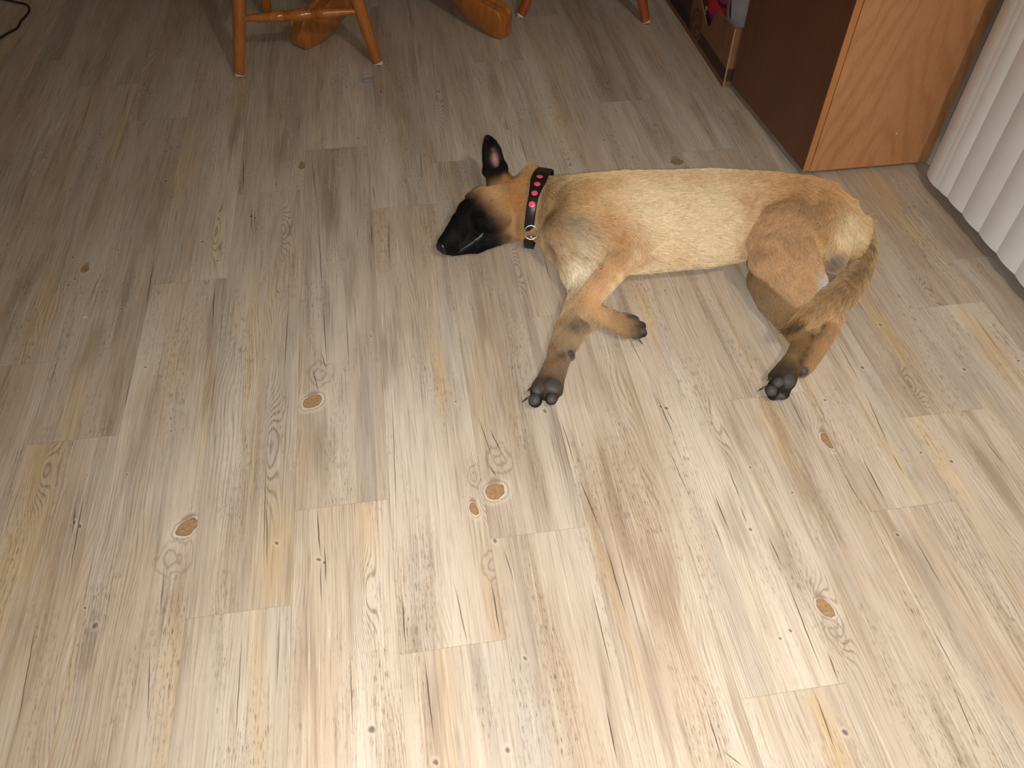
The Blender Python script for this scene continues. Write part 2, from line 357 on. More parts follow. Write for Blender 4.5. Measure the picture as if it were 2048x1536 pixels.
# ------------------------------------------------------------------ room shell
wall_m = plain('painted_wall', sr(205, 196, 182), .8, .03, 8)
white_m = plain('white_trim_paint', sr(222, 216, 210), .5, .03, 20)
X0, X1, Y0, Y1, ZC = -2.75, 1.50, -2.3, 4.55, 2.44
def wall(name, *b):
    tag(obj(name, boxmesh(*b), wall_m), kind='structure')
wall('wall_left', X0-.1, X0, Y0, Y1, 0, ZC)
wall('wall_far', X0, X1, Y1, Y1+.1, 0, ZC)
wall('wall_near', X0, X1, Y0-.1, Y0, 0, ZC)
wall('ceiling', X0, X1, Y0, Y1, ZC, ZC+.1)
DY0, DY1 = -.55, 1.74
bm = bmesh.new(); box(bm, X1, X1+.12, DY1, Y1, 0, ZC); box(bm, X1, X1+.12, Y0, DY0, 0, ZC); box(bm, X1, X1+.12, DY0, DY1, 2.1, ZC)
tag(obj('wall_right', bm_mesh(bm), wall_m), kind='structure')
# baseboards
tag(obj('baseboard_right', boxmesh(X1-.014, X1, DY1, Y1, 0, .075, bev=.002), white_m), kind='structure')
tag(obj('baseboard_far', boxmesh(X0, X1, Y1-.014, Y1, 0, .075, bev=.002), white_m), kind='structure')
tag(obj('baseboard_left', boxmesh(X0, X0+.014, Y0, Y1, 0, .075, bev=.002), white_m), kind='structure')
# sliding glass door behind the blinds
dark_m = plain('dark_bronze_door_frame', sr(44, 38, 34), .45, .1, 60)
door = tag(empty('door_1', (X1+.05, .6, 0)), kind='structure')
bm = bmesh.new(); box(bm, X1-.005, X1+.10, DY0, DY1, 0, .035, bev=.002); box(bm, X1+.02, X1+.035, DY0, DY1, .03, .05)
obj('door_sill', bm_mesh(bm), dark_m, door)
bm = bmesh.new()
for y in (DY0, .57, DY1-.05): box(bm, X1+.03, X1+.07, y, y+.05, .035, 2.1)
box(bm, X1+.03, X1+.07, DY0, DY1, 2.04, 2.1); box(bm, X1+.03, X1+.07, DY0, DY1, .035, .11)
obj('door_frame', bm_mesh(bm), dark_m, door)
gt = NT('night_glass'); gt.out((.01, .012, .016, 1), .03, **{'Specular IOR Level': .6})
obj('door_glass', boxmesh(X1+.045, X1+.05, DY0+.05, DY1-.05, .11, 2.04), gt.m, door)

# ------------------------------------------------------------------ vertical blinds
slat_m = plain('white_vinyl_slat', sr(240, 240, 240), .55, .03, 12)
blinds = tag(empty('vertical_blinds', (1.43, .6, 0)), 'white vertical blinds hanging just above the floor beside the oak cabinet', 'blinds')
obj('headrail', boxmesh(1.40, 1.45, DY0-.05, DY1+.02, 2.13, 2.17, bev=.003), white_m, blinds)
def slat(yn, width=.094, tilt=.16, zb=.040, bulge=.011):
    """yn: near edge (poking into the room); runs to +y"""
    bm = bmesh.new(); n = 10; ztop = 2.125; th = .0011
    ct, st = math.cos(tilt), math.sin(tilt); rows = []
    for i in range(n+1):
        s = i/n; a = s*width; b = bulge*4*s*(1-s)
        x = 1.420+a*st-b*ct; y = yn+a*ct+b*st*0.3
        rows.append((x, y))
    vs = []
    for (x, y) in rows:
        vs.append([bm.verts.new((x, y, zb)), bm.verts.new((x, y, ztop)), bm.verts.new((x+th, y, ztop)), bm.verts.new((x+th, y, zb))])
    for a, b in zip(vs, vs[1:]):
        for k in range(4): bm.faces.new((a[k], b[k], b[(k+1) % 4], a[(k+1) % 4]))
    bm.faces.new(vs[0]); bm.faces.new(vs[-1][::-1])
    bmesh.ops.recalc_face_normals(bm, faces=bm.faces)
    obj('slat', bm_mesh(bm), slat_m, blinds, smooth=True)
ys = [1.635, 1.618, 1.597, 1.533, 1.452, 1.3705, 1.289]
while ys[-1] > DY0: ys.append(ys[-1]-.0805)
for i, yv in enumerate(ys):
    slat(yv, zb=.038 if i else .034, tilt=.12 if i > 2 else .08, width=.120 if i > 2 else .092)

# ------------------------------------------------------------------ oak cabinet
def oak(name, base, dark, axis='x', ringdark=.55, pore=.5, spec=.4, rough=.42, cx=1.30, eye=True):
    """grain runs up the panel; axis = horizontal axis in the panel's face"""
    t = NT(name); g = t.n('ShaderNodeTexCoord').outputs['Object']
    rot = (0, 0, 0) if axis == 'x' else (0, 0, PI/2)
    q = t.mapping(g, rot=rot)
    s = t.n('ShaderNodeSeparateXYZ'); t.l(q, s.inputs[0]); X, Z = s.outputs[0], s.outputs[2]
    cv = t.n('ShaderNodeCombineXYZ'); t.l(X, cv.inputs[0]); t.l(Z, cv.inputs[1]); v = cv.outputs[0]
    wob = t.noise(t.mapping(v, scale=(9, 2.2, 1)), 1, 4, .55)
    if eye:
        dx = t.math('DIVIDE', t.math('SUBTRACT', X, cx), .045)
        up = t.mr(Z, -.1, 1.3, 0, 1.)
        f = t.math('ADD', t.math('MULTIPLY', t.math('SQRT', t.math('MULTIPLY_ADD', dx, dx, .25)), 1.), t.math('MULTIPLY', up, 8.5))
        f = t.math('ADD', f, t.math('MULTIPLY', wob, 3.2))
    else:
        f = t.math('ADD', t.math('MULTIPLY', X, 26.), t.math('MULTIPLY', wob, 3.))
    r = t.math('SINE', t.math('MULTIPLY', f, 7.0))
    rg = t.mr(r, -.2, .95, 0, ringdark)
    fine = t.noise(t.mapping(v, scale=(330, 10, 1)), 1, 3, .6)
    tone = t.noise(t.mapping(v, loc=(4, 4, 0), scale=(12, 1.2, 1)), 1, 3)
    c = t.mix(t.mr(tone, .3, .7, 0, .4), base, dark)
    c = t.mix(t.math('MULTIPLY', rg, t.mr(fine, .3, .7, .35, 1.)), c, dark)
    pr = t.noise(t.mapping(v, loc=(2, 1, 0), scale=(700, 26, 1)), 1, 2, .6)
    c = t.mix(t.mr(pr, .56, .70, 0, pore), c, tuple(x*.5 for x in dark[:3])+(1,))
    t.bump(pr, .12, .0004)
    return t.out(c, rough, **{'Specular IOR Level': spec})
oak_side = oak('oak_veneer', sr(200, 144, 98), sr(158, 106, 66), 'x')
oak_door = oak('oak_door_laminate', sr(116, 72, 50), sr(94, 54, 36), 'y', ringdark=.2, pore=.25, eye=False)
oak_edge = oak('oak_edge_band', sr(196, 136, 82), sr(168, 108, 60), 'x', ringdark=.25, pore=.3, eye=False)
CX0, CX1, CY0, CY1, CZ, CT = 1.122, 1.474, 1.800, 2.31, .016, 1.82
cab = tag(empty('pantry_cabinet', (1.30, 2.05, 0)), 'tall brown oak cabinet standing between the dog and the blinds', 'cabinet')
bm = bmesh.new()
box(bm, CX0, CX1, CY0, CY0+.016, CZ, CT, bev=.0008)
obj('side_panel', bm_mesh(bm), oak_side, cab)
bm = bmesh.new()
box(bm, CX0+.002, CX1, CY1-.016, CY1, CZ, CT); box(bm, CX1-.006, CX1, CY0+.016, CY1-.016, CZ, CT)
box(bm, CX0+.004, CX1-.006, CY0+.016, CY1-.016, CT-.016, CT); box(bm, CX0+.004, CX1-.006, CY0+.016, CY1-.016, .075, .091)
box(bm, CX0+.03, CX0+.042, CY0+.016, CY1-.016, CZ, .075)
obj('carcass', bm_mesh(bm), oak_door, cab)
def ajar(me, a=4.2):
    p = Vector((CX0-.003, CY0, 0)); me.transform(Matrix.Translation(p) @ Matrix.Rotation(math.radians(a), 4, 'Z') @ Matrix.Translation(-p)); return me
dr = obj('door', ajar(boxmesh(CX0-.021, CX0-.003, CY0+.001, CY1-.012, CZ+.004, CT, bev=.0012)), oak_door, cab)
obj('edge_band', ajar(boxmesh(CX0-.0212, CX0-.0028, CY0-.0006, CY0+.0012, CZ+.004, CT)), oak_edge, dr)
metal = plain('polished_steel', sr(200, 195, 188), .22, .03, 50, Metallic=1.0)
bm = bmesh.new(); tube(bm, [(0, 0, .05), (0, 0, .052)], .04, n=20)
hd = bmesh.new(); tube(hd, [(CX0-.045, CY1-.09, .98), (CX0-.045, CY1-.09, 1.08)], .005, n=10)
tube(hd, [(CX0-.045, CY1-.09, .985), (CX0-.020, CY1-.09, .985)], .004, n=10); tube(hd, [(CX0-.045, CY1-.09, 1.075), (CX0-.020, CY1-.09, 1.075)], .004, n=10)
obj('handle', ajar(bm_mesh(hd)), metal, dr, smooth=True); bm.free()
for gx, gy in ((1.415, CY0+.03), (1.155, CY0+.03), (1.415, CY1-.03), (1.155, CY1-.03)):
    bm = bmesh.new(); tube(bm, [(gx, gy, .0005), (gx, gy, .002), (gx, gy, .005), (gx, gy, .007), (gx, gy, CZ)], [.011, .0135, .0135, .006, .005], n=24)
    obj('glide', bm_mesh(bm), metal, cab, smooth=True)
# paint fleck on the panel
pk = bmesh.new(); c = unproj(1791, 268, .1)
# intersect with panel plane
d = ray(1793, 267); tt = (CY0-CAM[1])/d.y; pt = Vector(CAM)+d*tt
ellipsoid(pk, (pt.x, CY0, pt.z), ((1, 0, 0), (0, 1, 0), (0, 0, 1)), (.0022, .0006, .0032), 10, 6)
obj('paint_fleck', bm_mesh(pk), plain('pink_white_fleck', sr(225, 190, 175), .6), cab)

# ------------------------------------------------------------------ cardboard carton with bags
def kraft():
    t = NT('printed_kraft_board'); g = t.n('ShaderNodeTexCoord').outputs['Object']
    s = t.n('ShaderNodeSeparateXYZ'); t.l(g, s.inputs[0]); Y, Z = s.outputs[1], s.outputs[2]
    n = t.noise(t.mapping(g, scale=(30, 30, 30)), 1, 4)
    base = t.mix(t.mr(n, .3, .7), sr(124, 86, 60), sr(142, 100, 70))
    ink = sr(52, 34, 28)
    # long dark band low on the side wall, broken by a round seal
    band = t.math('MULTIPLY', t.mr(Z, .018, .020, 0, 1), t.mr(Z, .060, .062, 1, 0))
    dy = t.math('SUBTRACT', Y, 2.625); dz = t.math('SUBTRACT', Z, .066)
    r = t.math('SQRT', t.math('ADD', t.math('MULTIPLY', dy, dy), t.math('MULTIPLY', dz, dz)))
    outside = t.mr(r, .054, .056, 0, 1)
    c = t.mix(t.math('MULTIPLY', t.math('MULTIPLY', band, outside), .85), base, ink)
    farink = t.math('MULTIPLY', t.mr(Y, 2.69, 2.70, 0, 1), t.math('MULTIPLY', t.mr(Z, .02, .022, 0, 1), t.mr(Z, .125, .127, 1, 0)))
    c = t.mix(t.math('MULTIPLY', farink, .8), c, ink)
    ringa = t.math('MULTIPLY', t.mr(r, .038, .039, 0, 1), t.mr(r, .049, .050, 1, 0))
    inner = t.mr(r, .033, .034, 1, 0); gl = t.noise(t.mapping(g, scale=(1, 55, 55)), 1, 3)
    c = t.mix(t.math('MULTIPLY', ringa, .65), c, ink)
    c = t.mix(t.math('MULTIPLY', inner, t.mr(gl, .45, .55, .1, .75)), c, ink)
    return t.out(c, .85)
kr = kraft(); kin = plain('plain_kraft_board', sr(138, 98, 70), .85, .06, 30); kedge = plain('cut_board_edge', sr(176, 136, 106), .85, .12, 400)
BX0, BX1, BY0, BY1 = 1.045, 1.40, 2.312, 2.96
carton = tag(empty('cardboard_carton', (1.2, 2.64, 0)), 'brown printed cardboard tray carton on the floor behind the oak cabinet', 'carton')
def board(pts, x, th=.004):
    """pts (y,z) outline in plane x, thickness to +x"""
    bm = bmesh.new(); a = [bm.verts.new((x, y, z)) for y, z in pts]; b = [bm.verts.new((x+th, y, z)) for y, z in pts]
    f1 = bm.faces.new(a); f2 = bm.faces.new(b[::-1])
    n = len(pts)
    for i in range(n): bm.faces.new((a[i], b[i], b[(i+1) % n], a[(i+1) % n]))
    bmesh.ops.recalc_face_normals(bm, faces=bm.faces); return bm
side = [(BY0, .002), (BY1, .002), (BY1, .19), (2.68, .19), (2.655, .178), (2.622, .147), (2.58, .123), (2.537, .103), (2.512, .103), (2.499, .135), (2.476, .170), (2.466, .181), (2.455, .183), (BY0, .190)]
o = obj('side_wall', bm_mesh(board(side, BX0)), kr, carton)
o = obj('side_wall', bm_mesh(board([(BY0, .002), (BY1, .002), (BY1, .24), (BY0, .24)], BX1-.004)), kin, carton)
def board_y(pts, y, th=.004):
    bm = bmesh.new(); a = [bm.verts.new((x, y, z)) for x, z in pts]; b = [bm.verts.new((x, y+th, z)) for x, z in pts]
    bm.faces.new(a); bm.faces.new(b[::-1]); n = len(pts)
    for i in range(n): bm.faces.new((a[i], b[i], b[(i+1) % n], a[(i+1) % n]))
    bmesh.ops.recalc_face_normals(bm, faces=bm.faces); return bm
obj('end_wall', bm_mesh(board_y([(BX0+.004, .002), (BX1, .002), (BX1, .20), (BX0+.004, .19)], BY0+.001)), kr, carton)
obj('cut_edge', boxmesh(BX0-.0003, BX0+.0045, BY0-.0006, BY0+.0006, .002, .19), kedge, carton)
obj('end_wall', bm_mesh(board_y([(BX0, .002), (BX1, .002), (BX1, .24), (BX0, .24)], BY1)), kin, carton)
obj('base', boxmesh(BX0+.004, BX1-.004, BY0+.004, BY1, .002, .006), kin, carton)

def bag_material():
    t = NT('red_purple_snack_bag'); g = t.n('ShaderNodeTexCoord').outputs['Object']
    s = t.n('ShaderNodeSeparateXYZ'); t.l(g, s.inputs[0]); Y, Z = s.outputs[1], s.outputs[2]
    n = t.noise(t.mapping(g, scale=(12, 12, 12)), 1, 2)
    f = t.math('ADD', Z, t.math('MULTIPLY', n, .03))
    c = t.ramp(t.mr(f, .055, .26), [(0, sr(215, 30, 62)), (.10, sr(215, 30, 62)), (.12, sr(70, 24, 96)), (.36, sr(78, 26, 110)), (.55, sr(196, 24, 40)), (1, sr(205, 30, 44))])
    dy = t.math('SUBTRACT', Y, 2.50); dz = t.math('SUBTRACT', Z, .225)
    r = t.math('SQRT', t.math('ADD', t.math('MULTIPLY', dy, dy), t.math('MULTIPLY', dz, dz)))
    c = t.mix(t.mr(r, .050, .053, 1, 0), c, sr(74, 22, 70)); c = t.mix(t.mr(r, .036, .040, 1, 0), c, sr(176, 50, 96))
    return t.out(c, .38)
def pillow_bag(name, mat, x, y0, y1, z0, z1, th, lean=0.0, label=None, cat='bag'):
    bm = bmesh.new(); nu, nv = 16, 20; S = {}
    for side_ in (-1, 1):
        for i in range(nu+1):
            for j in range(nv+1):
                u, v = i/nu, j/nv
                if side_ == 1 and (i in (0, nu) or j in (0, nv)): S[(1, i, j)] = S[(-1, i, j)]; continue
                p = (math.sin(PI*u)**.5)*(math.sin(PI*v)**.5)*th/2+.0025*math.sin(9*u+5*v)*math.sin(PI*u)*math.sin(PI*v)
                z = z0+(z1-z0)*v
                S[(side_, i, j)] = bm.verts.new((x+side_*p+lean*(z-z0), y0+(y1-y0)*u+.004*math.sin(v*14), z))
    for side_ in (-1, 1):
        for i in range(nu):
            for j in range(nv):
                q = [S[(side_, i, j)], S[(side_, i+1, j)], S[(side_, i+1, j+1)], S[(side_, i, j+1)]]
                bm.faces.new(q if side_ == 1 else q[::-1])
    return bm
b1 = obj('snack_bag', bm_mesh(pillow_bag('s', None, 1.082, 2.478, 2.650, .01, .34, .05, .0)), bag_material(), smooth=True)
tag(b1, 'red and purple snack bag standing upright in the cardboard carton', 'bag')
# white lettering printed on the bag
cu = bpy.data.curves.new('lettering', 'FONT'); cu.body = 'Sabro'; cu.size = .030; cu.extrude = .0004; cu.align_x = 'CENTER'
to = bpy.data.objects.new('lettering', cu); C.collection.objects.link(to); bpy.context.view_layer.update()
dg = bpy.context.evaluated_depsgraph_get(); me = bpy.data.meshes.new_from_object(to.evaluated_get(dg)); bpy.data.objects.remove(to)
Mt = Matrix.Translation((1.0562, 2.585, .105)) @ Matrix.Rotation(-PI/2, 4, 'Z') @ Matrix.Rotation(PI/2, 4, 'X') @ Matrix.Rotation(-PI/2, 4, 'Z') @ Matrix.Rotation(PI, 4, 'Z')
me.transform(Mt); obj('lettering', me, plain('white_ink', sr(215, 205, 225), .5), b1)
gt = NT('pale_grey_film'); gg = gt.n('ShaderNodeTexCoord').outputs['Object']
gs = gt.n('ShaderNodeSeparateXYZ'); gt.l(gg, gs.inputs[0])
mk = gt.vmath('LENGTH', gt.mapping(gg, loc=(0, 2.400, .215), rot=(.38, 0, 0), scale=(5., .0075, .032), typ='TEXTURE'))
mk = gt.vmath('LENGTH', gt.vmath('MULTIPLY', gt.mapping(gg, loc=(0, 2.400, .215), rot=(-.35, 0, 0), typ='TEXTURE'), (0, 1/.007, 1/.035)))
gt.out(gt.mix(gt.mr(mk, .85, 1.1, 1, 0), gt.mix(gt.noise(gt.mapping(gg, scale=(25, 25, 25)), 1, 3), sr(140, 142, 150), sr(186, 186, 192)), sr(35, 28, 34)), .35)
b2 = obj('grey_bag', bm_mesh(pillow_bag('s', None, 1.088, 2.322, 2.472, .01, .36, .05, -.03)), gt.m, smooth=True)
tag(b2, 'pale grey bag with a black stroke mark, between the red snack bag and the cabinet', 'bag')
b3 = obj('olive_bag', bm_mesh(pillow_bag('s', None, 1.10, 2.675, 2.83, .01, .30, .05, 0)), plain('olive_film', sr(110, 100, 40), .4, .3, 25), smooth=True)
tag(b3, 'olive yellow bag at the back of the cardboard carton', 'bag')

# ------------------------------------------------------------------ turned wood furniture
def varnish(name, base, dark, rough=.24):
    t = NT(name); g = t.n('ShaderNodeTexCoord').outputs['Object']
    n = t.noise(t.mapping(g, scale=(60, 60, 9)), 1, 4, .6); n2 = t.noise(t.mapping(g, scale=(6, 6, 4)), 1, 2)
    c = t.mix(t.mr(n, .35, .7, 0, .7), base, dark); c = t.mix(t.mr(n2, .4, .7, 0, .4), c, dark)
    return t.out(c, rough, **{'Coat Weight': .5, 'Coat Roughness': .12})
honey = varnish('honey_oak_varnish', sr(190, 118, 52), sr(150, 82, 30))
red_brown = varnish('reddish_oak_varnish', sr(178, 92, 44), sr(140, 64, 26))
pad_m = plain('white_felt_pad', sr(205, 195, 185), .8)
def windsor_chair(loc, feet, tops, mat, label, names_front, seat_c, rz):
    """feet/tops: fl, fr, bl, br in world"""
    root = tag(empty('dining_chair', loc), label, 'chair', 'dining chairs around the table')
    for i, (f, tp) in enumerate(zip(feet, tops)):
        f = Vector(f); tp = Vector(tp)
        bm = bmesh.new(); d = (tp-f).normalized()
        a = f+d*.006
        lathe(bm, a, tp, [(0, .0145), (.01, .0155), (.10, .0170), (.30, .0195), (.52, .0215), (.66, .0225), (.69, .0190), (.71, .0190), (.73, .0235), (.76, .0235), (.78, .0185), (.90, .0185), (1, .016)], 24)
        lg = obj('leg', bm_mesh(bm), mat, root, smooth=True)
        bm = bmesh.new(); tube(bm, [(f.x, f.y, .0), (f.x, f.y, .003), (f.x+d.x*.006, f.y+d.y*.006, .0065)], [.0155, .016, .0155], n=20)
        obj('glide', bm_mesh(bm), pad_m, lg, smooth=True)
    prof = [(0, .0085), (.08, .0100), (.30, .0165), (.355, .0180), (.365, .0145), (.375, .0185), (.385, .0145), (.40, .0185), (.41, .0140), (.44, .0165), (.50, .0195), (.56, .0165), (.59, .0140),
            (.60, .0185), (.615, .0145), (.625, .0185), (.635, .0145), (.645, .0180), (.70, .0165), (.92, .0100), (1, .0085)]
    def on(i, z): f, tp = Vector(feet[i]), Vector(tops[i]); return f.lerp(tp, z/tp.z)
    for (i, j, zi, zj) in ((0, 1, names_front[0], names_front[1]), (0, 2, .24, .24), (1, 3, .24, .24), (2, 3, .19, .19)):
        bm = bmesh.new(); lathe(bm, on(i, zi), on(j, zj), prof, 20); obj('stretcher', bm_mesh(bm), mat, root, smooth=True)
    # saddle seat
    bm = bmesh.new(); rings = []
    prof2 = [(.0, .470), (.5, .472), (.85, .480), (.97, .478), (1., .465), (.96, .450), (.6, .446), (0., .446)]
    n = 40; sx, sy = .225, .215
    R = Matrix.Rotation(rz, 3, 'Z'); sc = Vector(seat_c)
    for k, (rr, z) in enumerate(prof2):
        ring = []
        for a in range(n):
            t_ = 2*PI*a/n; e = (abs(math.cos(t_))**3+abs(math.sin(t_))**3)**(-1/3)
            ring.append(bm.verts.new(sc+R @ Vector((max(rr, .01)*sx*e*math.cos(t_), max(rr, .01)*sy*e*math.sin(t_), 0))+Vector((0, 0, z))))
        rings.append(ring)
    for a, b in zip(rings, rings[1:]):
        for k in range(n): bm.faces.new((a[k], b[k], b[(k+1) % n], a[(k+1) % n]))
    bm.faces.new(rings[0]); bm.faces.new(rings[-1][::-1]); bmesh.ops.recalc_face_normals(bm, faces=bm.faces)
    obj('seat', bm_mesh(bm), mat, root, smooth=True)
    # back: two posts, spindles, crest rail (away from the table side)
    def L(x, y, z): return sc+R @ Vector((x, y, 0))+Vector((0, 0, z))
    for s in (-1, 1):
        bm = bmesh.new(); lathe(bm, L(s*.175, -.17, .47), L(s*.205, -.25, .93), [(0, .015), (.3, .017), (.5, .014), (.9, .012), (1, .010)], 16); obj('back_post', bm_mesh(bm), mat, root, smooth=True)
    for q in range(-2, 3):
        bm = bmesh.new(); lathe(bm, L(q*.062, -.185, .47), L(q*.070, -.262, .90), [(0, .007), (.35, .011), (.6, .008), (1, .006)], 12); obj('spindle', bm_mesh(bm), mat, root, smooth=True)
    bm = bmesh.new(); tube(bm, [L(x, -.265+.10*x*x*4, .93+.025*math.cos(x*7)) for x in np.linspace(-.225, .225, 13)], [.012]+[.034]*11+[.012], n=16, flat=.35, up=(0, 1, 0)); obj('crest_rail', bm_mesh(bm), mat, root, smooth=True)
    return root
def solve_top(foot, px_top, z=.452, ylean=.04):
    """leg top whose line passes over px_top=(x at picture row 0)"""
    best = None
    for dx in np.linspace(-.2, .2, 401):
        tp = np.array([foot[0]+dx, foot[1]+ylean, z]); a = proj(foot); b = proj((np.array(foot)+(tp-np.array(foot))*.25))
        x = a[0]+(b[0]-a[0])*(0-a[1])/(b[1]-a[1])
        if best is None or abs(x-px_top) < best[0]: best = (abs(x-px_top), tp)
    return best[1]
fl_, fr_ = unproj(479, 151, 0), unproj(757, 128, 0)
tl, tr = solve_top(fl_, 478), solve_top(fr_, 714)
bl_, br_ = np.array([fl_[0]+.07, fl_[1]+.43, 0]), np.array([fr_[0]-.09, fr_[1]+.42, 0])
tbl, tbr = np.array([tl[0]+.02, bl_[1]-.05, .452]), np.array([tr[0]-.02, br_[1]-.05, .452])
def stretch_h(f, tp, row):
    for z in np.linspace(.05, .3, 251):
        if proj(f+(tp-f)*z/.452)[1] < row: return z
    return .2
zl, zr = stretch_h(fl_, tl, 38), stretch_h(fr_, tr, 22)
windsor_chair((-.26, 2.83, 0), [fl_, fr_, bl_, br_], [tl, tr, tbl, tbr], honey, 'honey oak dining chair with turned front stretcher, left of the pedestal table feet', (zl, zr), (-.262, 2.84, 0), 0)
f2 = [unproj(1041, 33, 0), unproj(1292, 45, 0)]
t2 = [solve_top(f2[0], 1057), solve_top(f2[1], 1284)]
dxy = (f2[1]-f2[0])[:2]; ang = math.atan2(dxy[1], dxy[0]); nrm = np.array([-math.sin(ang), math.cos(ang), 0])
bk = [f2[0]+nrm*.46, f2[1]+nrm*.46]; tb = [t2[0]+nrm*.36, t2[1]+nrm*.36]
mid = (f2[0]+f2[1])/2+nrm*.23
windsor_chair(tuple(mid), [f2[0], f2[1], bk[0], bk[1]], [t2[0], t2[1], tb[0], tb[1]], red_brown, 'reddish oak dining chair right of the table, its two round leg ends in view', (.27, .27), mid, ang+PI)

# pedestal table
TC = Vector((.077, 3.12, 0))
table = tag(empty('pedestal_table', TC), 'round honey oak pedestal table on carved S-curved feet', 'table')
bm = bmesh.new(); lathe(bm, TC+Vector((0, 0, .10)), TC+Vector((0, 0, .72)), [(0, .06), (.03, .085), (.22, .09), (.26, .07), (.30, .095), (.45, .11), (.60, .075), (.66, .06), (.70, .085), (.95, .07), (1, .12)], 32)
obj('pedestal', bm_mesh(bm), honey, table, smooth=True)
bm = bmesh.new(); lathe(bm, TC+Vector((0, 0, .715)), TC+Vector((0, 0, .755)), [(0, .41), (.1, .435), (.5, .45), (.9, .44), (1, .43)], 64); obj('tabletop', bm_mesh(bm), honey, table, smooth=False)
def table_foot(tip, w=.036):
    """S-curved foot swept from the pedestal out to the tip, beaded along both upper edges"""
    tip = Vector((tip[0], tip[1], 0)); d = (tip-TC); d.z = 0; Lr = d.length; d.normalize(); s = Vector((-d.y, d.x, 0))
    # top line and bottom line in (r, z)
    n = 44; top, bot = [], []
    ks = [(.05, .300, .165), (.12, .290, .150), (.20, .255, .120), (.28, .195, .075), (.35, .138, .038), (.41, .108, .014), (.47, .102, .006), (Lr-.035, .106, .006), (Lr-.010, .098, .006), (Lr, .080, .008)]
    rs = np.array([k[0] for k in ks]); zt = np.array([k[1] for k in ks]); zb = np.array([k[2] for k in ks])
    def sm(x, xs, ysv):
        # Catmull-like smoothing through dense linear interpolation
        xx = np.clip(np.linspace(x-.02, x+.02, 9), xs[0], xs[-1]); return float(np.mean(np.interp(xx, xs, ysv)))
    bm = bmesh.new(); secs = []
    for i in range(n+1):
        r = .05+(Lr-.05)*i/n; a = sm(r, rs, zt) if i < n-2 else float(np.interp(r, rs, zt)); b = sm(r, rs, zb) if i < n-2 else float(np.interp(r, rs, zb))
        ww = w*(1.0 if r < Lr-.05 else 1.0-.12*((r-(Lr-.05))/.05)**2)
        prof = [(-ww, b+.004), (-ww*.9, b), (ww*.9, b), (ww, b+.004), (ww, a-.010), (ww*.96, a-.003), (ww*.86, a), (ww*.74, a-.001), (ww*.66, a-.010), (ww*.55, a-.012), (ww*.3, a-.008), (-ww*.3, a-.008), (-ww*.55, a-.012), (-ww*.66, a-.010), (-ww*.74, a-.001), (-ww*.86, a), (-ww*.96, a-.003), (-ww, a-.010)]
        secs.append([bm.verts.new(TC+d*r+s*p+Vector((0, 0, z))) for p, z in prof])
    m = len(secs[0])
    for a, b in zip(secs, secs[1:]):
        for k in range(m): bm.faces.new((a[k], a[(k+1) % m], b[(k+1) % m], b[k]))
    bm.faces.new(secs[0][::-1]); bm.faces.new(secs[-1]); bmesh.ops.recalc_face_normals(bm, faces=bm.faces)
    ft = obj('foot', bm_mesh(bm), honey, table, smooth=True)
    q = TC+d*(Lr-.03); bm = bmesh.new(); tube(bm, [(q.x, q.y, 0), (q.x, q.y, .004), (q.x, q.y, .008)], [.014, .015, .013], n=20); obj('glide', bm_mesh(bm), pad_m, ft, smooth=True)
tipL, tipR = unproj(600, 98, 0), unproj(1012, 76, 0)
table_foot(tipL); table_foot(tipR)
for tp in (tipL, tipR):
    v = Vector((tp[0], tp[1], 0))-TC; table_foot(TC-v)

# ------------------------------------------------------------------ small things on the floor
clear = NT('clear_plastic'); clear.out((.98, .98, 1, 1), .05, **{'Transmission Weight': .82, 'IOR': 1.45, 'Specular IOR Level': .8})
cc = unproj(735, 161, 0)
bm = bmesh.new(); R_ = .0175; n = 48; H_ = .011
prof = [(R_*.9, .0006), (R_, .0006), (R_, H_), (R_-.0013, H_), (R_-.0013, .002), (.0005, .002), (.0005, .0006)]
rings = [[bm.verts.new((cc[0]+r*math.cos(2*PI*k/n), cc[1]+r*math.sin(2*PI*k/n), z)) for k in range(n)] for r, z in prof]
for a, b in zip(rings, rings[1:]+rings[:1]):
    for k in range(n): bm.faces.new((a[k], a[(k+1) % n], b[(k+1) % n], b[k]))
bmesh.ops.recalc_face_normals(bm, faces=bm.faces)
cap = tag(obj('plastic_cap', bm_mesh(bm), clear.m, smooth=False), 'small clear plastic cap lying on the floor in front of the chair leg', 'cap')
crumb_m = plain('pale_crumb', sr(228, 210, 185), .7)
def crumb(px, py, rx, ry, label, rz=0.):
    p = unproj(px, py, 0); bm = bmesh.new(); c_, s_ = math.cos(rz), math.sin(rz)
    ellipsoid(bm, (p[0], p[1], min(rx, ry)*.6), ((c_, s_, 0), (-s_, c_, 0), (0, 0, 1)), (rx, ry, min(rx, ry)*.6), 12, 8)
    for v in bm.verts: v.co += Vector((random.uniform(-1, 1), random.uniform(-1, 1), random.uniform(0, .5)))*min(rx, ry)*.15
    return tag(obj('crumb', bm_mesh(bm), crumb_m, smooth=True), label, 'crumb')
crumb(170, 635, .0062, .0018, 'pale elongated crumb on the floor at the left, far from the dog', .05)
crumb(1468, 222, .0013, .0013, 'white speck on the floor beside the dark cabinet door')
crumb(737, 203, .0011, .0011, 'white speck on the floor below the plastic cap')
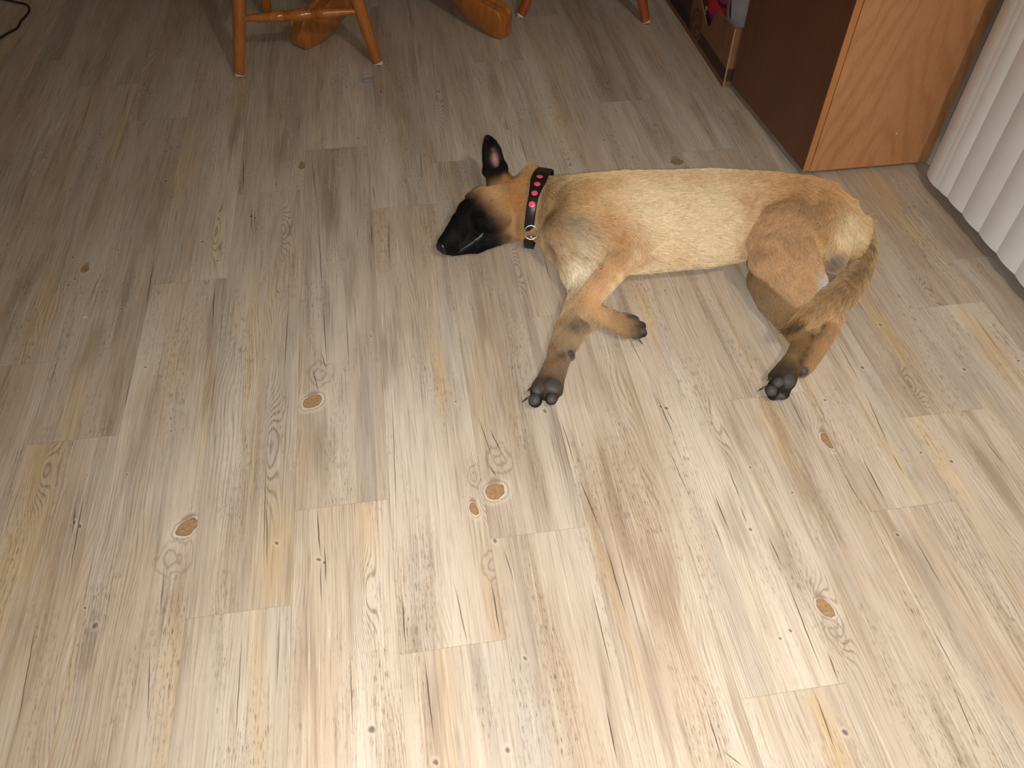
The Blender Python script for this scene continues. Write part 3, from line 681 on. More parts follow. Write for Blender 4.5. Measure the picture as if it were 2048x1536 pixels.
# cord, top left
cpts = [unproj(a, b, .004) for a, b in [(-60, 112), (-25, 92), (0, 76), (16, 66), (34, 56), (42, 42), (52, 31), (58, 22), (57, 13), (50, 8), (36, 5), (18, 1), (-10, -4), (-50, -10)]]
bm = bmesh.new(); 
fine = []
for i in range(len(cpts)-1):
    for s in range(4):
        p0, p1, p2, p3 = cpts[max(i-1, 0)], cpts[i], cpts[i+1], cpts[min(i+2, len(cpts)-1)]; t_ = s/4
        fine.append(.5*((2*p1)+(-p0+p2)*t_+(2*p0-5*p1+4*p2-p3)*t_*t_+(-p0+3*p1-3*p2+p3)*t_**3))
tube(bm, fine, .0036, n=10)
tag(obj('black_cord', bm_mesh(bm), plain('black_rubber', sr(22, 18, 17), .6), smooth=True), 'thin black cord looping on the dark floor at the far left corner', 'cord')

# ------------------------------------------------------------------ the dog
LASTU = []
def station(A, B, b, zc):
    """centre, half width, unit width direction of an elliptic section seen between picture points A and B; b = vertical half size, zc = centre height"""
    Af, Bf = unproj(*A)[:2], unproj(*B)[:2]
    u = (Af-Bf); u /= np.linalg.norm(u); wv = np.array([-u[1], u[0]])
    uA, uB = Af@u, Bf@u; tA, tB = uA/CAM_H, uB/CAM_H
    lo, hi = .002, .4
    # uA = uc + zc tA + sqrt(a2+b2 tA2) ; uB = uc + zc tB - sqrt(a2+b2 tB2)
    f = lambda a: (uA-uB) - zc*(tA-tB) - math.sqrt(a*a+b*b*tA*tA) - math.sqrt(a*a+b*b*tB*tB)
    if f(lo) < 0: a = lo
    else:
        for _ in range(50):
            m = (lo+hi)/2
            if f(m) > 0: lo = m
            else: hi = m
        a = lo
    uc = uA-zc*tA-math.sqrt(a*a+b*b*tA*tA)
    wm = (Af@wv+Bf@wv)/2; wc = wm*(1-zc/CAM_H)
    c = u*uc+wv*wc
    LASTU.append(np.array([u[0], u[1], 0.])); return np.array([c[0], c[1], zc]), max(a, .006), b
PR = []      # primitives: p1,a1,b1,p2,a2,b2,k,up,group
CH = []      # chains of primitive indices: hard-joined inside, smoothly joined to the rest
def link(s1, s2, k, grp, up=(0, 0, 1), new=True):
    if new: CH.append([])
    CH[-1].append(len(PR)); PR.append((s1[0], s1[1], s1[2], s2[0], s2[1], s2[2], k, np.array(up, float), grp))
def chain(st, k, grp, up=(0, 0, 1)):
    for i, (a, b) in enumerate(zip(st, st[1:])): link(a, b, k, grp, up, i == 0)
def S(A, B, b, zc=None): return station(A, B, b, b if zc is None else zc)
def D(px, py, z, a, b=None): return (P(px, py, z), a, a if b is None else b)
tor = [S((1046, 346), (1046, 478), .055, .060), S((1078, 347), (1076, 482), .060, .064), S((1104, 352), (1100, 506), .070, .074), S((1140, 352), (1128, 538), .082, .084), S((1185, 347), (1180, 552), .092, .092),
       S((1240, 342), (1240, 550), .097, .096), S((1300, 341), (1300, 548), .098, .096), S((1360, 340), (1360, 541), .092, .091), S((1420, 338), (1420, 536), .082, .083), S((1480, 341), (1480, 526), .074, .077),
       S((1540, 344), (1530, 515), .078, .080), S((1600, 350), (1590, 520), .084, .084), S((1650, 361), (1636, 540), .080, .080), S((1692, 392), (1668, 548), .070, .072), S((1722, 426), (1694, 526), .052, .062)]
torU = LASTU[-len(tor):]
for i in range(len(tor)-1): link(tor[i], tor[i+1], .02, 'body', (torU[i]+torU[i+1])/2, i == 0)      # 'up' carries the section's width direction
link(D(1640, 450, .08, .060, .060), D(1690, 470, .068, .040, .046), .03, 'rump')
# head
hd = [D(1040, 408, .068, .062, .055), D(1010, 415, .066, .062, .056), D(978, 420, .064, .060, .055), D(950, 435, .058, .050, .048), D(930, 452, .050, .038, .040), D(912, 473, .043, .031, .034), D(895, 489, .036, .024, .028)]
chain(hd, .04, 'head')
link(D(1000, 440, .085, .035, .025), D(965, 440, .080, .030, .022), .02, 'head')       # cheek
link(D(945, 398, .082, .018, .016), D(960, 390, .085, .02, .016), .015, 'head')       # brow
link(D(1035, 452, .045, .032, .034), D(952, 486, .030, .024, .024), .014, 'head')
link(D(952, 488, .028, .022, .022), D(908, 500, .022, .013, .016), .010, 'head')       # lower jaw
# prosternum / throat
link(D(1090, 440, .06, .045, .05), D(1128, 478, .075, .045, .055), .02, 'chest')
link(D(1125, 500, .050, .030, .040), D(1156, 545, .045, .036, .040), .02, 'chest')
# left shoulder blade and upper arm (upper side)
link(D(1190, 395, .150, .050, .030), D(1140, 460, .125, .055, .040), .03, 'shoulder')
link(D(1138, 468, .115, .050, .040), D(1240, 492, .118, .032, .034), .010, 'uarm')
fl1 = [D(1270, 474, .126, .036, .032), S((1214, 484), (1300, 508), .030, .118), S((1203, 528), (1256, 550), .024, .103), S((1176, 562), (1224, 584), .020, .088), S((1156, 588), (1206, 602), .019, .072)]
chain(fl1, .006, 'fore')
fl2 = [D(1180, 604, .064, .022, .019), S((1206, 609), (1182, 640), .017, .050), S((1240, 624), (1222, 662), .017, .034), S((1262, 633), (1246, 676), .017, .022)]
chain(fl2, .004, 'pastern')
for (x, y, z) in ((1262, 640, .026), (1276, 652, .022), (1268, 668, .018), (1278, 664, .02)):
    link(D(x-14, y-6, z, .011, .011), D(x+6, y+1, z-.004, .0125, .012), .004, 'paw')
# right foreleg (underneath, stretched)
fr = [D(1165, 540, .050, .050, .042), S((1139, 572), (1212, 600), .034, .036), S((1125, 618), (1196, 650), .028, .030), S((1110, 655), (1172, 672), .023, .026), S((1097, 696), (1150, 704), .021, .023), S((1091, 722), (1138, 730), .019, .022),
      S((1076, 752), (1130, 758), .017, .021), S((1062, 775), (1127, 782), .017, .021)]
chain(fr, .012, 'foreR')
for (x, y, z, a) in ((1072, 784, .026, .0135), (1070, 803, .020, .0150), (1102, 800, .020, .0130), (1092, 790, .014, .015)):
    link(D(x+8, y-16, z, .012, .012), D(x, y, z, a, a*.9), .004, 'pawR')
link(D(1140, 706, .024, .010), D(1142, 712, .022, .0095), .006, 'padC')
# right hind leg (underneath)
hr = [D(1570, 520, .050, .060, .045), S((1497, 548), (1578, 575), .040, .042), S((1512, 590), (1592, 610), .034, .038), S((1540, 628), (1620, 640), .028, .036), S((1568, 652), (1652, 672), .024, .038)]
chain(hr, .012, 'hindR')
mt = [S((1576, 662), (1640, 688), .023, .038), S((1583, 684), (1626, 697), .018, .040), S((1572, 710), (1612, 722), .017, .038), S((1552, 734), (1598, 746), .017, .034), S((1534, 756), (1590, 764), .017, .028)]
chain(mt, .010, 'metaR')
for (x, y, z, a) in ((1558, 765, .034, .0135), (1543, 782, .028, .0145), (1578, 765, .026, .0150), (1566, 788, .016, .014), (1546, 790, .014, .0135)):
    link(D(x+7, y-16, z, .012, .012), D(x, y, z, a, a*.9), .004, 'pawH')
# left hind leg (on top)
th = [D(1630, 432, .105, .100, .060), D(1585, 462, .120, .088, .056), D(1548, 500, .118, .062, .045), D(1535, 525, .112, .042, .036)]
chain(th, .014, 'thigh')
sh = [D(1540, 525, .110, .040, .034), S((1534, 566), (1630, 540), .032, .098), S((1570, 598), (1640, 578), .026, .086), S((1604, 622), (1656, 600), .020, .074), D(1668, 634, .060, .018, .017)]
chain(sh, .010, 'shank')
link(D(1600, 520, .11, .050, .04), D(1632, 560, .09, .024, .024), .02, 'shank')
mtL = [D(1672, 634, .058, .0175), D(1662, 662, .048, .0155), D(1640, 700, .036, .015), D(1618, 730, .026, .015), D(1606, 744, .018, .013)]
chain(mtL, .008, 'metaL')
# tail
tl_ = [D(1728, 446, .052, .016), D(1738, 480, .045, .015), D(1735, 515, .042, .017), D(1716, 552, .050, .024), D(1688, 582, .066, .029), D(1656, 606, .082, .028), D(1628, 626, .090, .022), D(1604, 640, .090, .013), D(1588, 648, .088, .006)]
chain(tl_, .008, 'tail')
# left ear, opening towards the viewer
eb, em, et = P(990, 340, .108), P(984, 304, .135), P(975, 273, .155)
vd = CAM-em; vd /= np.linalg.norm(vd)
chain([(eb, .031, .015), (em, .0275, .009), (P(979, 286, .147), .0215, .007), (et, .0105, .005)], .006, 'ear', vd)
link((P(1000, 365, .10), .034, .022), (eb, .027, .015), .012, 'ear', vd)
# other ear folded flat under the nape
link(D(1058, 346, .05, .018, .012), D(1074, 336, .06, .008, .005), .006, 'ear2')

RES = .003
lo = np.array([.03, .95, -.006]); hi = np.array([1.27, 2.06, .225])
dims = np.ceil((hi-lo)/RES).astype(int)
Fd = np.full(dims, .05, np.float32)
def prim_d(X, pr):
    p1, a1, b1, p2, a2, b2, k, up, g = pr
    d = p2-p1; L = np.linalg.norm(d); w_ = d/max(L, 1e-9)
    upn = up/np.linalg.norm(up)
    if g == 'body':      # sections kept across the given direction, sheared along the axis
        u = upn; v = np.array([0, 0, 1.]); w_ = np.cross(u, v); Ls = d@w_
        if Ls < 0: w_ = -w_; Ls = -Ls
        s = (X-p1)@w_; sc = np.clip(s, 0, Ls); t_ = sc/Ls; q = X-p1-d[None, :]*t_[:, None]
        a = a1+(a2-a1)*t_; b = b1+(b2-b1)*t_
        r = np.sqrt(((q@u)/a)**2+((q@v)/b)**2+((s-sc)/.03)**2)
        return (r-1)*np.minimum(a, b)*.9, t_
    if abs(w_@upn) > .97: upn = np.array([0, 1., 0])
    u = np.cross(upn, w_); u /= np.linalg.norm(u); v = np.cross(w_, u)
    q = X-p1; s = q@w_; sc = np.clip(s, 0, L); t_ = sc/max(L, 1e-9)
    a = a1+(a2-a1)*t_; b = b1+(b2-b1)*t_
    r = np.sqrt(((q@u)/a)**2+((q@v)/b)**2+((s-sc)/np.minimum(a, b))**2)
    m = np.minimum(a, b)
    return (r-1)*m, t_
def smin(a, b, k):
    h = np.maximum(k-np.abs(a-b), 0)/k
    return np.minimum(a, b)-h*h*k*.25
for ch in CH:
    ps = [PR[i] for i in ch]; k = ps[0][6]
    R_ = max(max(p[1], p[2], p[4], p[5]) for p in ps)+k+.008
    mn = np.min([np.minimum(p[0], p[3]) for p in ps], 0)-R_; mx = np.max([np.maximum(p[0], p[3]) for p in ps], 0)+R_
    i0 = np.maximum(np.floor((mn-lo)/RES).astype(int), 0); i1 = np.minimum(np.ceil((mx-lo)/RES).astype(int)+1, dims)
    G = np.full(i1-i0, .05, np.float32)
    for pr in ps:
        r_ = max(pr[1], pr[2], pr[4], pr[5])+k+.008
        j0 = np.maximum(np.floor((np.minimum(pr[0], pr[3])-r_-lo)/RES).astype(int), i0); j1 = np.minimum(np.ceil((np.maximum(pr[0], pr[3])+r_-lo)/RES).astype(int)+1, i1)
        ax = [lo[i]+RES*np.arange(j0[i], j1[i]) for i in range(3)]
        X = np.stack(np.meshgrid(*ax, indexing='ij'), -1)
        d, _ = prim_d(X.reshape(-1, 3), pr); d = d.reshape(X.shape[:3]).astype(np.float32)
        sl = tuple(slice(j0[i]-i0[i], j1[i]-i0[i]) for i in range(3)); G[sl] = np.minimum(G[sl], d)
    # soften the joints inside the chain
    for _ in range(2):
        for axn in range(3):
            G = (np.roll(G, 1, axn)+2*G+np.roll(G, -1, axn))/4
    sl = tuple(slice(i0[i], i1[i]) for i in range(3))
    Fd[sl] = smin(Fd[sl], G, k)
def carve(p1, p2, a1, a2, b, up, k=.004):
    pr = (p1, a1, b, p2, a2, b, k, np.array(up, float), '')
    R_ = max(a1, a2, b)+k+.006
    i0 = np.maximum(np.floor((np.minimum(p1, p2)-R_-lo)/RES).astype(int), 0); i1 = np.minimum(np.ceil((np.maximum(p1, p2)+R_-lo)/RES).astype(int)+1, dims)
    ax = [lo[i]+RES*np.arange(i0[i], i1[i]) for i in range(3)]
    X = np.stack(np.meshgrid(*ax, indexing='ij'), -1); d, _ = prim_d(X.reshape(-1, 3), pr); d = d.reshape(X.shape[:3]).astype(np.float32)
    sl = tuple(slice(i0[i], i1[i]) for i in range(3)); Fd[sl] = -smin(-Fd[sl], d, k)
sd = CM[:, 0]
carve(eb+vd*.012+(em-eb)*.15, em+vd*.012, .017, .019, .010, vd)
carve(em+vd*.012, et+vd*.007-(et-em)*.15, .018, .007, .008, vd)
# floor contact: nothing below the floor
zz = lo[2]+RES*np.arange(dims[2]); Fd = np.maximum(Fd, (-(zz-.0012)).astype(np.float32)[None, None, :])

def surface_nets(F):
    neg = F < 0
    n = neg[:-1, :-1, :-1].astype(np.int8)
    for dx in (0, 1):
        for dy in (0, 1):
            for dz in (0, 1):
                if dx+dy+dz: n = n+neg[dx:F.shape[0]-1+dx, dy:F.shape[1]-1+dy, dz:F.shape[2]-1+dz]
    act = np.argwhere((n > 0) & (n < 8))
    idx = np.full(n.shape, -1, np.int32); idx[tuple(act.T)] = np.arange(len(act))
    cor = {}
    for dx in (0, 1):
        for dy in (0, 1):
            for dz in (0, 1): cor[(dx, dy, dz)] = F[act[:, 0]+dx, act[:, 1]+dy, act[:, 2]+dz]
    acc = np.zeros((len(act), 3)); cnt = np.zeros(len(act))
    keys = list(cor)
    for a in keys:
        for ax in range(3):
            if a[ax]: continue
            b = list(a); b[ax] = 1; b = tuple(b)
            fa, fb = cor[a], cor[b]; m = (fa < 0) != (fb < 0)
            t_ = np.where(m, fa/np.where(m, fa-fb, 1), 0)
            pt = np.array(a, float)[None, :]+np.eye(3)[ax][None, :]*t_[:, None]
            acc[m] += pt[m]; cnt[m] += 1
    V = lo+(act+acc/cnt[:, None])*RES
    faces = []
    for ax in range(3):
        o = [(1, 2), (2, 0), (0, 1)][ax]
        s0 = [slice(None)]*3; s1 = [slice(None)]*3; s0[ax] = slice(0, -1); s1[ax] = slice(1, None)
        A, B = neg[tuple(s0)], neg[tuple(s1)]; e = np.argwhere(A != B); inside = A[tuple(e.T)]
        ok = (e[:, o[0]] > 0) & (e[:, o[1]] > 0) & (e[:, o[0]] < F.shape[o[0]]-1) & (e[:, o[1]] < F.shape[o[1]]-1); e, inside = e[ok], inside[ok]
        def ix(d0, d1):
            q = e.copy(); q[:, o[0]] -= d0; q[:, o[1]] -= d1; return idx[tuple(q.T)]
        Q = np.stack([ix(0, 0), ix(1, 0), ix(1, 1), ix(0, 1)], 1)
        Q[~inside] = Q[~inside][:, ::-1]
        faces.append(Q)
    return V, np.concatenate(faces)
V, Q = surface_nets(Fd)
del Fd
def relax(V, Q, it, lam=.5, mask=None):
    e = np.concatenate([Q[:, [0, 1]], Q[:, [1, 2]], Q[:, [2, 3]], Q[:, [3, 0]]])
    for _ in range(it):
        for l in (lam, -lam*1.02):
            s = np.zeros_like(V); c = np.zeros(len(V))
            for k_ in range(3): s[:, k_] = np.bincount(e[:, 0], V[e[:, 1], k_], len(V))+np.bincount(e[:, 1], V[e[:, 0], k_], len(V))
            c = np.bincount(e[:, 0], minlength=len(V))+np.bincount(e[:, 1], minlength=len(V))
            V = V+l*(s/c[:, None]-V)
    return V
V = relax(V, Q, 3)
V[:, 2] = np.maximum(V[:, 2], .0012)
# keep the component that is the body
par = np.arange(len(V))
ee = np.concatenate([Q[:, [0, 1]], Q[:, [1, 2]], Q[:, [2, 3]]])
for _ in range(400):
    m = np.minimum(par[ee[:, 0]], par[ee[:, 1]]); old = par.copy()
    np.minimum.at(par, ee[:, 0], m); np.minimum.at(par, ee[:, 1], m); par = par[par]
    if (old == par).all(): break
vals, cn = np.unique(par, return_counts=True); print('dog components', sorted(cn)[-4:])

# vertex normals
def normals(V, Q):
    n = np.cross(V[Q[:, 2]]-V[Q[:, 0]], V[Q[:, 3]]-V[Q[:, 1]]); N = np.zeros_like(V)
    for c_ in range(4):
        for k_ in range(3): N[:, k_] += np.bincount(Q[:, c_], n[:, k_], len(V))
    return N/np.maximum(np.linalg.norm(N, axis=1), 1e-12)[:, None]
VN = normals(V, Q)
bvh = BVHTree.FromPolygons(V.tolist(), Q.tolist())
CREASES = [([(1114, 486), (1140, 502), (1170, 516), (1203, 531)], .010, .008), ([(1012, 366), (1017, 392), (1021, 420), (1028, 440)], .002, .006), ([(1303, 503), (1322, 488), (1342, 474)], .006, .008),
           ([(1506, 392), (1490, 430), (1482, 470), (1482, 505)], .006, .012), ([(920, 503), (935, 493), (950, 482), (962, 472)], .003, .004), ([(1632, 470), (1640, 500), (1636, 540)], .005, .010),
           ([(1186, 470), (1210, 500), (1206, 522)], .004, .008), ([(926, 399), (938, 398), (952, 401)], .0025, .004), ([(1560, 650), (1530, 612), (1508, 570), (1498, 540)], .0, .008), ([(1345, 520), (1400, 519), (1440, 515)], .003, .008), ([(1634, 662), (1620, 690), (1604, 722)], .006, .006), ([(1150, 612), (1162, 632), (1182, 645), (1206, 658), (1234, 672)], .006, .0055), ([(1205, 522), (1180, 556), (1158, 584)], .004, .006), ([(1215, 360), (1190, 400), (1180, 440)], .003, .02)]
for pl_, dep, rad_ in CREASES:
    q = []
    for (xa, ya), (xb, yb) in zip(pl_, pl_[1:]):
        for s_ in np.linspace(0, 1, 6):
            h_ = bvh.ray_cast(Vector(CAM), ray(xa+(xb-xa)*s_, ya+(yb-ya)*s_))
            if h_[0] is not None: q.append(np.array(h_[0]))
    dm = np.min([((V-p_)**2).sum(1) for p_ in q], 0)
    V = V-VN*(dep*np.exp(-dm/rad_**2))[:, None]
V[:, 2] = np.maximum(V[:, 2], .0012)
VN = normals(V, Q)
bvh = BVHTree.FromPolygons(V.tolist(), Q.tolist())
camv = Vector(CAM)
def hit(px, py):
    h = bvh.ray_cast(camv, ray(px, py))
    return (np.array(h[0]), np.array(h[1])) if h[0] is not None else (None, None)

# coat: every group has its own lay, length and colours (root of the leg -> end)
def lin(c): return np.array(sr(*c)[:3])
GC = {  # c1, c2, hair length 1, 2, direction sign
 'body': (None, None, .020, .022), 'rump': ((200, 160, 112), (212, 182, 140), .022, .030), 'head': (None, None, .011, .005), 'chest': ((170, 140, 105), (222, 202, 168), .030, .024),
 'shoulder': ((190, 144, 92), (178, 140, 98), .020, .020), 'uarm': ((188, 160, 126), (188, 152, 112), .020, .016), 'fore': ((188, 148, 106), (206, 168, 126), .012, .009), 'pastern': ((190, 146, 94), (150, 122, 90), .009, .008),
 'paw': ((120, 98, 76), (62, 52, 45), .006, .004), 'foreR': ((205, 180, 140), (96, 78, 60), .014, .007), 'pawR': ((34, 28, 25), (18, 15, 14), .004, .001), 'padC': ((40, 34, 31), (40, 34, 31), .001, .001),
 'hindR': ((140, 116, 86), (146, 114, 76), .014, .009), 'metaR': ((150, 116, 76), (72, 58, 44), .008, .006), 'pawH': ((34, 29, 26), (20, 17, 16), .004, .001),
 'thigh': ((200, 162, 120), (190, 152, 112), .018, .014), 'shank': ((188, 150, 112), (196, 160, 122), .012, .009), 'metaL': ((176, 138, 102), (168, 132, 98), .009, .006),
 'tail': ((204, 176, 136), (178, 140, 96), .030, .038), 'ear': ((12, 9, 9), (8, 7, 7), .006, .004), 'ear2': ((196, 150, 92), (170, 120, 70), .014, .012)}
BODYC = [(0., (190, 148, 102)), (.07, (192, 154, 110)), (.17, (206, 172, 126)), (.30, (216, 186, 142)), (.42, (230, 206, 168)), (.6, (228, 202, 162)), (.74, (200, 156, 106)), (.86, (198, 152, 104)), (1., (214, 182, 136))]
wsum = np.zeros(len(V)); col = np.zeros((len(V), 3)); flow = np.zeros((len(V), 3)); hl = np.zeros(len(V)); best = np.full(len(V), 9.); grp = np.zeros(len(V), int)
gnames = list(GC)
H0, H1 = hd[0][0], hd[-1][0]+(hd[-1][0]-hd[-2][0])*.4; HL = np.linalg.norm(H1-H0); HA = (H1-H0)/HL; hs = np.clip((V-H0)@HA/HL, 0, 1)
where_ = {i: (c, k_) for c, ch in enumerate(CH) for k_, i in enumerate(ch)}
for pi, pr in enumerate(PR):
    g = pr[8]; c_i, i = where_[pi]; nn = len(CH[c_i])
    d, t_ = prim_d(V, pr); tt = (i+t_)/nn
    wt = np.exp(-np.clip(d, -.004, .2)/.009)
    c1, c2, l1, l2 = GC[g]
    if g == 'body':
        cc_ = np.stack([np.interp(tt, [q[0] for q in BODYC], [lin(q[1])[k_] for q in BODYC]) for k_ in range(3)], 1)
    elif g == 'head':
        tt = hs; st = [(0, lin((176, 126, 76))), (.30, lin((178, 136, 92))), (.42, lin((110, 84, 60))), (.52, lin((20, 16, 15))), (.60, lin((9, 7, 7))), (1., lin((6, 5, 5)))]
        cc_ = np.stack([np.interp(tt, [q[0] for q in st], [q[1][k_] for q in st]) for k_ in range(3)], 1)
    else: cc_ = lin(c1)[None, :]*(1-tt)[:, None]+lin(c2)[None, :]*tt[:, None]
    ax = pr[3]-pr[0]; ax /= max(np.linalg.norm(ax), 1e-9)
    if g == 'head': ax = -ax
    if g == 'shoulder': ax = np.array([.75, -.6, 0])
    if g == 'uarm': ax = np.array([.6, -.7, -.2])
    wsum += wt; col += cc_*wt[:, None]; flow += ax[None, :]*wt[:, None]; hl += (l1+(l2-l1)*tt)*wt
    m = d < best; best[m] = d[m]; grp[m] = gnames.index(g)
col /= wsum[:, None]; flow /= wsum[:, None]; hl /= wsum
isg = lambda *a: np.isin(grp, [gnames.index(x) for x in a])
# coat markings, plus shade painted dark into creases: (px, py, radius m, colour, strength[, groups])
MARKS = [
 (1150, 442, .030, (150, 134, 112), .8), (1165, 465, .036, (168, 152, 128), .8), (1170, 495, .030, (204, 188, 160), .8), (1155, 545, .034, (240, 226, 200), .95), (1276, 502, .013, (230, 206, 168), .7), (1262, 522, .012, (230, 206, 168), .7), (1244, 552, .011, (232, 208, 170), .8), (1228, 572, .011, (230, 206, 168), .8), (1212, 590, .010, (222, 196, 154), .7), (1165, 572, .025, (206, 176, 132), .6),
 (1120, 500, .026, (190, 166, 130), .6), (1098, 490, .022, (112, 86, 62), .8), (1105, 515, .016, (120, 98, 76), .5), (1140, 506, .007, (96, 78, 60), .6), (1165, 517, .007, (96, 78, 60), .6), (1195, 529, .007, (80, 62, 46), .6), (1122, 491, .006, (226, 214, 196), .5), (1092, 440, .026, (140, 110, 78), .7), (1100, 400, .026, (206, 176, 128), .7), (1125, 365, .026, (222, 192, 142), .8),  # small dark spots along the shoulder crease are shade put into the colour
 (1210, 440, .040, (190, 140, 88), .6), (1240, 480, .035, (182, 134, 86), .8), (1160, 400, .04, (200, 158, 108), .7), (1180, 375, .022, (176, 130, 84), .4), (1220, 365, .03, (196, 150, 98), .5), (1255, 350, .03, (216, 178, 130), .6),
 (1310, 356, .05, (204, 162, 114), .5), (1380, 354, .05, (202, 158, 110), .5), (1450, 354, .05, (202, 158, 110), .5), (1510, 356, .05, (200, 154, 106), .5), (1350, 440, .06, (230, 206, 168), .7), (1430, 430, .055, (232, 208, 170), .8), (1420, 490, .04, (234, 212, 176), .7),
 (1350, 520, .035, (212, 182, 138), .6), (1480, 400, .03, (196, 150, 100), .6), (1460, 470, .03, (222, 196, 156), .7), (1250, 515, .02, (196, 150, 100), .5), (1430, 535, .018, (214, 184, 142), .6),
 (1560, 380, .05, (196, 150, 102), .6), (1610, 375, .045, (198, 154, 106), .6), (1540, 430, .035, (192, 146, 100), .5), (1660, 405, .04, (206, 162, 110), .6), (1700, 440, .034, (226, 202, 160), .95), (1690, 475, .032, (226, 204, 164), .9), (1650, 480, .028, (206, 166, 112), .6),
 (1715, 470, .020, (226, 206, 170), .9), (1650, 510, .022, (208, 178, 132), .8), (1668, 518, .018, (120, 114, 108), .85), (1650, 530, .016, (112, 106, 100), .8), (1690, 515, .018, (176, 150, 126), .8), (1700, 500, .014, (196, 172, 144), .7), (1650, 560, .018, (206, 202, 198), .9), (1675, 552, .016, (196, 190, 182), .8), (1640, 572, .014, (196, 190, 180), .7),
 (1590, 520, .04, (188, 148, 106), .6), (1615, 560, .02, (186, 142, 98), .6), (1520, 500, .02, (150, 112, 76), .5),
 (1200, 545, .018, (176, 130, 86), .6), (1230, 530, .012, (206, 158, 104), .6), (1190, 590, .016, (204, 162, 114), .6), (1165, 600, .014, (196, 142, 88), .6), (1212, 600, .010, (110, 92, 72), .7), (1230, 622, .012, (120, 100, 80), .6), (1255, 632, .010, (56, 48, 42), .8),
 (1205, 625, .012, (206, 168, 120), .6), (1285, 655, .012, (58, 50, 46), .9), (1290, 665, .010, (44, 38, 36), .9), (1265, 660, .010, (110, 94, 76), .5),
 (1125, 640, .016, (150, 112, 68), .6), (1150, 650, .020, (100, 82, 64), .8), (1170, 650, .016, (112, 94, 76), .7), (1110, 690, .014, (150, 108, 66), .7), (1105, 720, .012, (130, 92, 54), .7), (1125, 710, .012, (70, 56, 44), .8), (1080, 760, .012, (88, 66, 46), .7), (1100, 760, .012, (44, 38, 35), .9), (1122, 745, .008, (112, 90, 66), .6),
 (1530, 610, .030, (146, 124, 94), .8), (1560, 640, .022, (140, 114, 80), .7), (1590, 670, .018, (158, 124, 84), .7), (1600, 690, .014, (136, 104, 66), .7), (1585, 710, .014, (140, 112, 76), .7), (1565, 735, .012, (70, 56, 42), .8), (1625, 668, .010, (44, 36, 30), .8), (1622, 680, .009, (84, 62, 44), .6), (1616, 694, .009, (76, 56, 40), .6), (1609, 708, .009, (64, 50, 38), .6), (1602, 722, .009, (50, 40, 32), .6), (1580, 740, .010, (58, 46, 38), .8),  # dark row between the hind legs is crease shade put into the colour
 (1660, 645, .014, (180, 134, 92), .6), (1640, 690, .014, (184, 142, 100), .6), (1608, 742, .010, (52, 46, 42), .95), (1600, 748, .008, (48, 42, 40), .9),
 (1742, 488, .012, (110, 84, 60), .6), (1722, 520, .014, (196, 170, 132), .7), (1700, 550, .016, (190, 162, 122), .6), (1725, 560, .016, (170, 138, 98), .5), (1700, 590, .02, (176, 148, 108), .5), (1660, 596, .014, (168, 128, 82), .5), (1610, 640, .014, (30, 25, 24), .95), (1590, 647, .014, (22, 19, 19), 1.), (1640, 645, .010, (60, 46, 34), .7), (1620, 615, .012, (150, 108, 64), .6),
 # head
 (960, 372, .020, (196, 140, 84), .8), (985, 385, .024, (196, 156, 110), .8), (940, 382, .010, (180, 126, 74), .8), (1000, 420, .022, (178, 140, 96), .7), (1030, 400, .024, (180, 126, 72), .8), (1040, 450, .020, (160, 120, 78), .7), (1015, 455, .018, (150, 118, 84), .7), (1060, 470, .014, (120, 96, 72), .6),
 (928, 403, .012, (9, 7, 7), 1.), (948, 401, .006, (16, 12, 11), .9), (921, 414, .013, (9, 7, 7), .97), (955, 418, .013, (50, 38, 30), .7), (936, 436, .024, (8, 7, 7), .98), (962, 444, .018, (18, 15, 14), .92), (983, 455, .012, (40, 33, 29), .8), (968, 470, .024, (12, 11, 11), .95), (990, 478, .016, (30, 25, 23), .9), (1012, 476, .012, (84, 66, 50), .7),
 (981, 401, .0028, (40, 32, 28), 1.), (984, 438, .004, (30, 26, 24), .9), (915, 462, .030, (7, 6, 6), .98), (945, 490, .026, (9, 8, 8), .95), (1010, 355, .012, (176, 126, 74), .8), (1000, 350, .009, (30, 24, 20), .8), (985, 345, .016, (12, 9, 9), .95), (998, 342, .014, (14, 11, 10), .9), (975, 335, .014, (10, 8, 8), .9), (1025, 358, .010, (150, 104, 62), .7),
 (990, 318, .0085, (196, 150, 146), .95, 'ear'), (987, 300, .006, (150, 112, 108), .5, 'ear'), (993, 330, .006, (160, 120, 116), .7, 'ear'), (989, 310, .007, (186, 142, 138), .8, 'ear'), (992, 324, .007, (186, 142, 138), .8, 'ear'),
]
for mk in MARKS:
    p, n = hit(mk[0], mk[1])
    if p is None: continue
    d2 = ((V-p)**2).sum(1); f = mk[4]*np.exp(-(d2/(mk[2]**2))**1.0)
    if len(mk) > 5: f = f*isg(mk[5])
    col = col*(1-f)[:, None]+lin(mk[3])[None, :]*f[:, None]
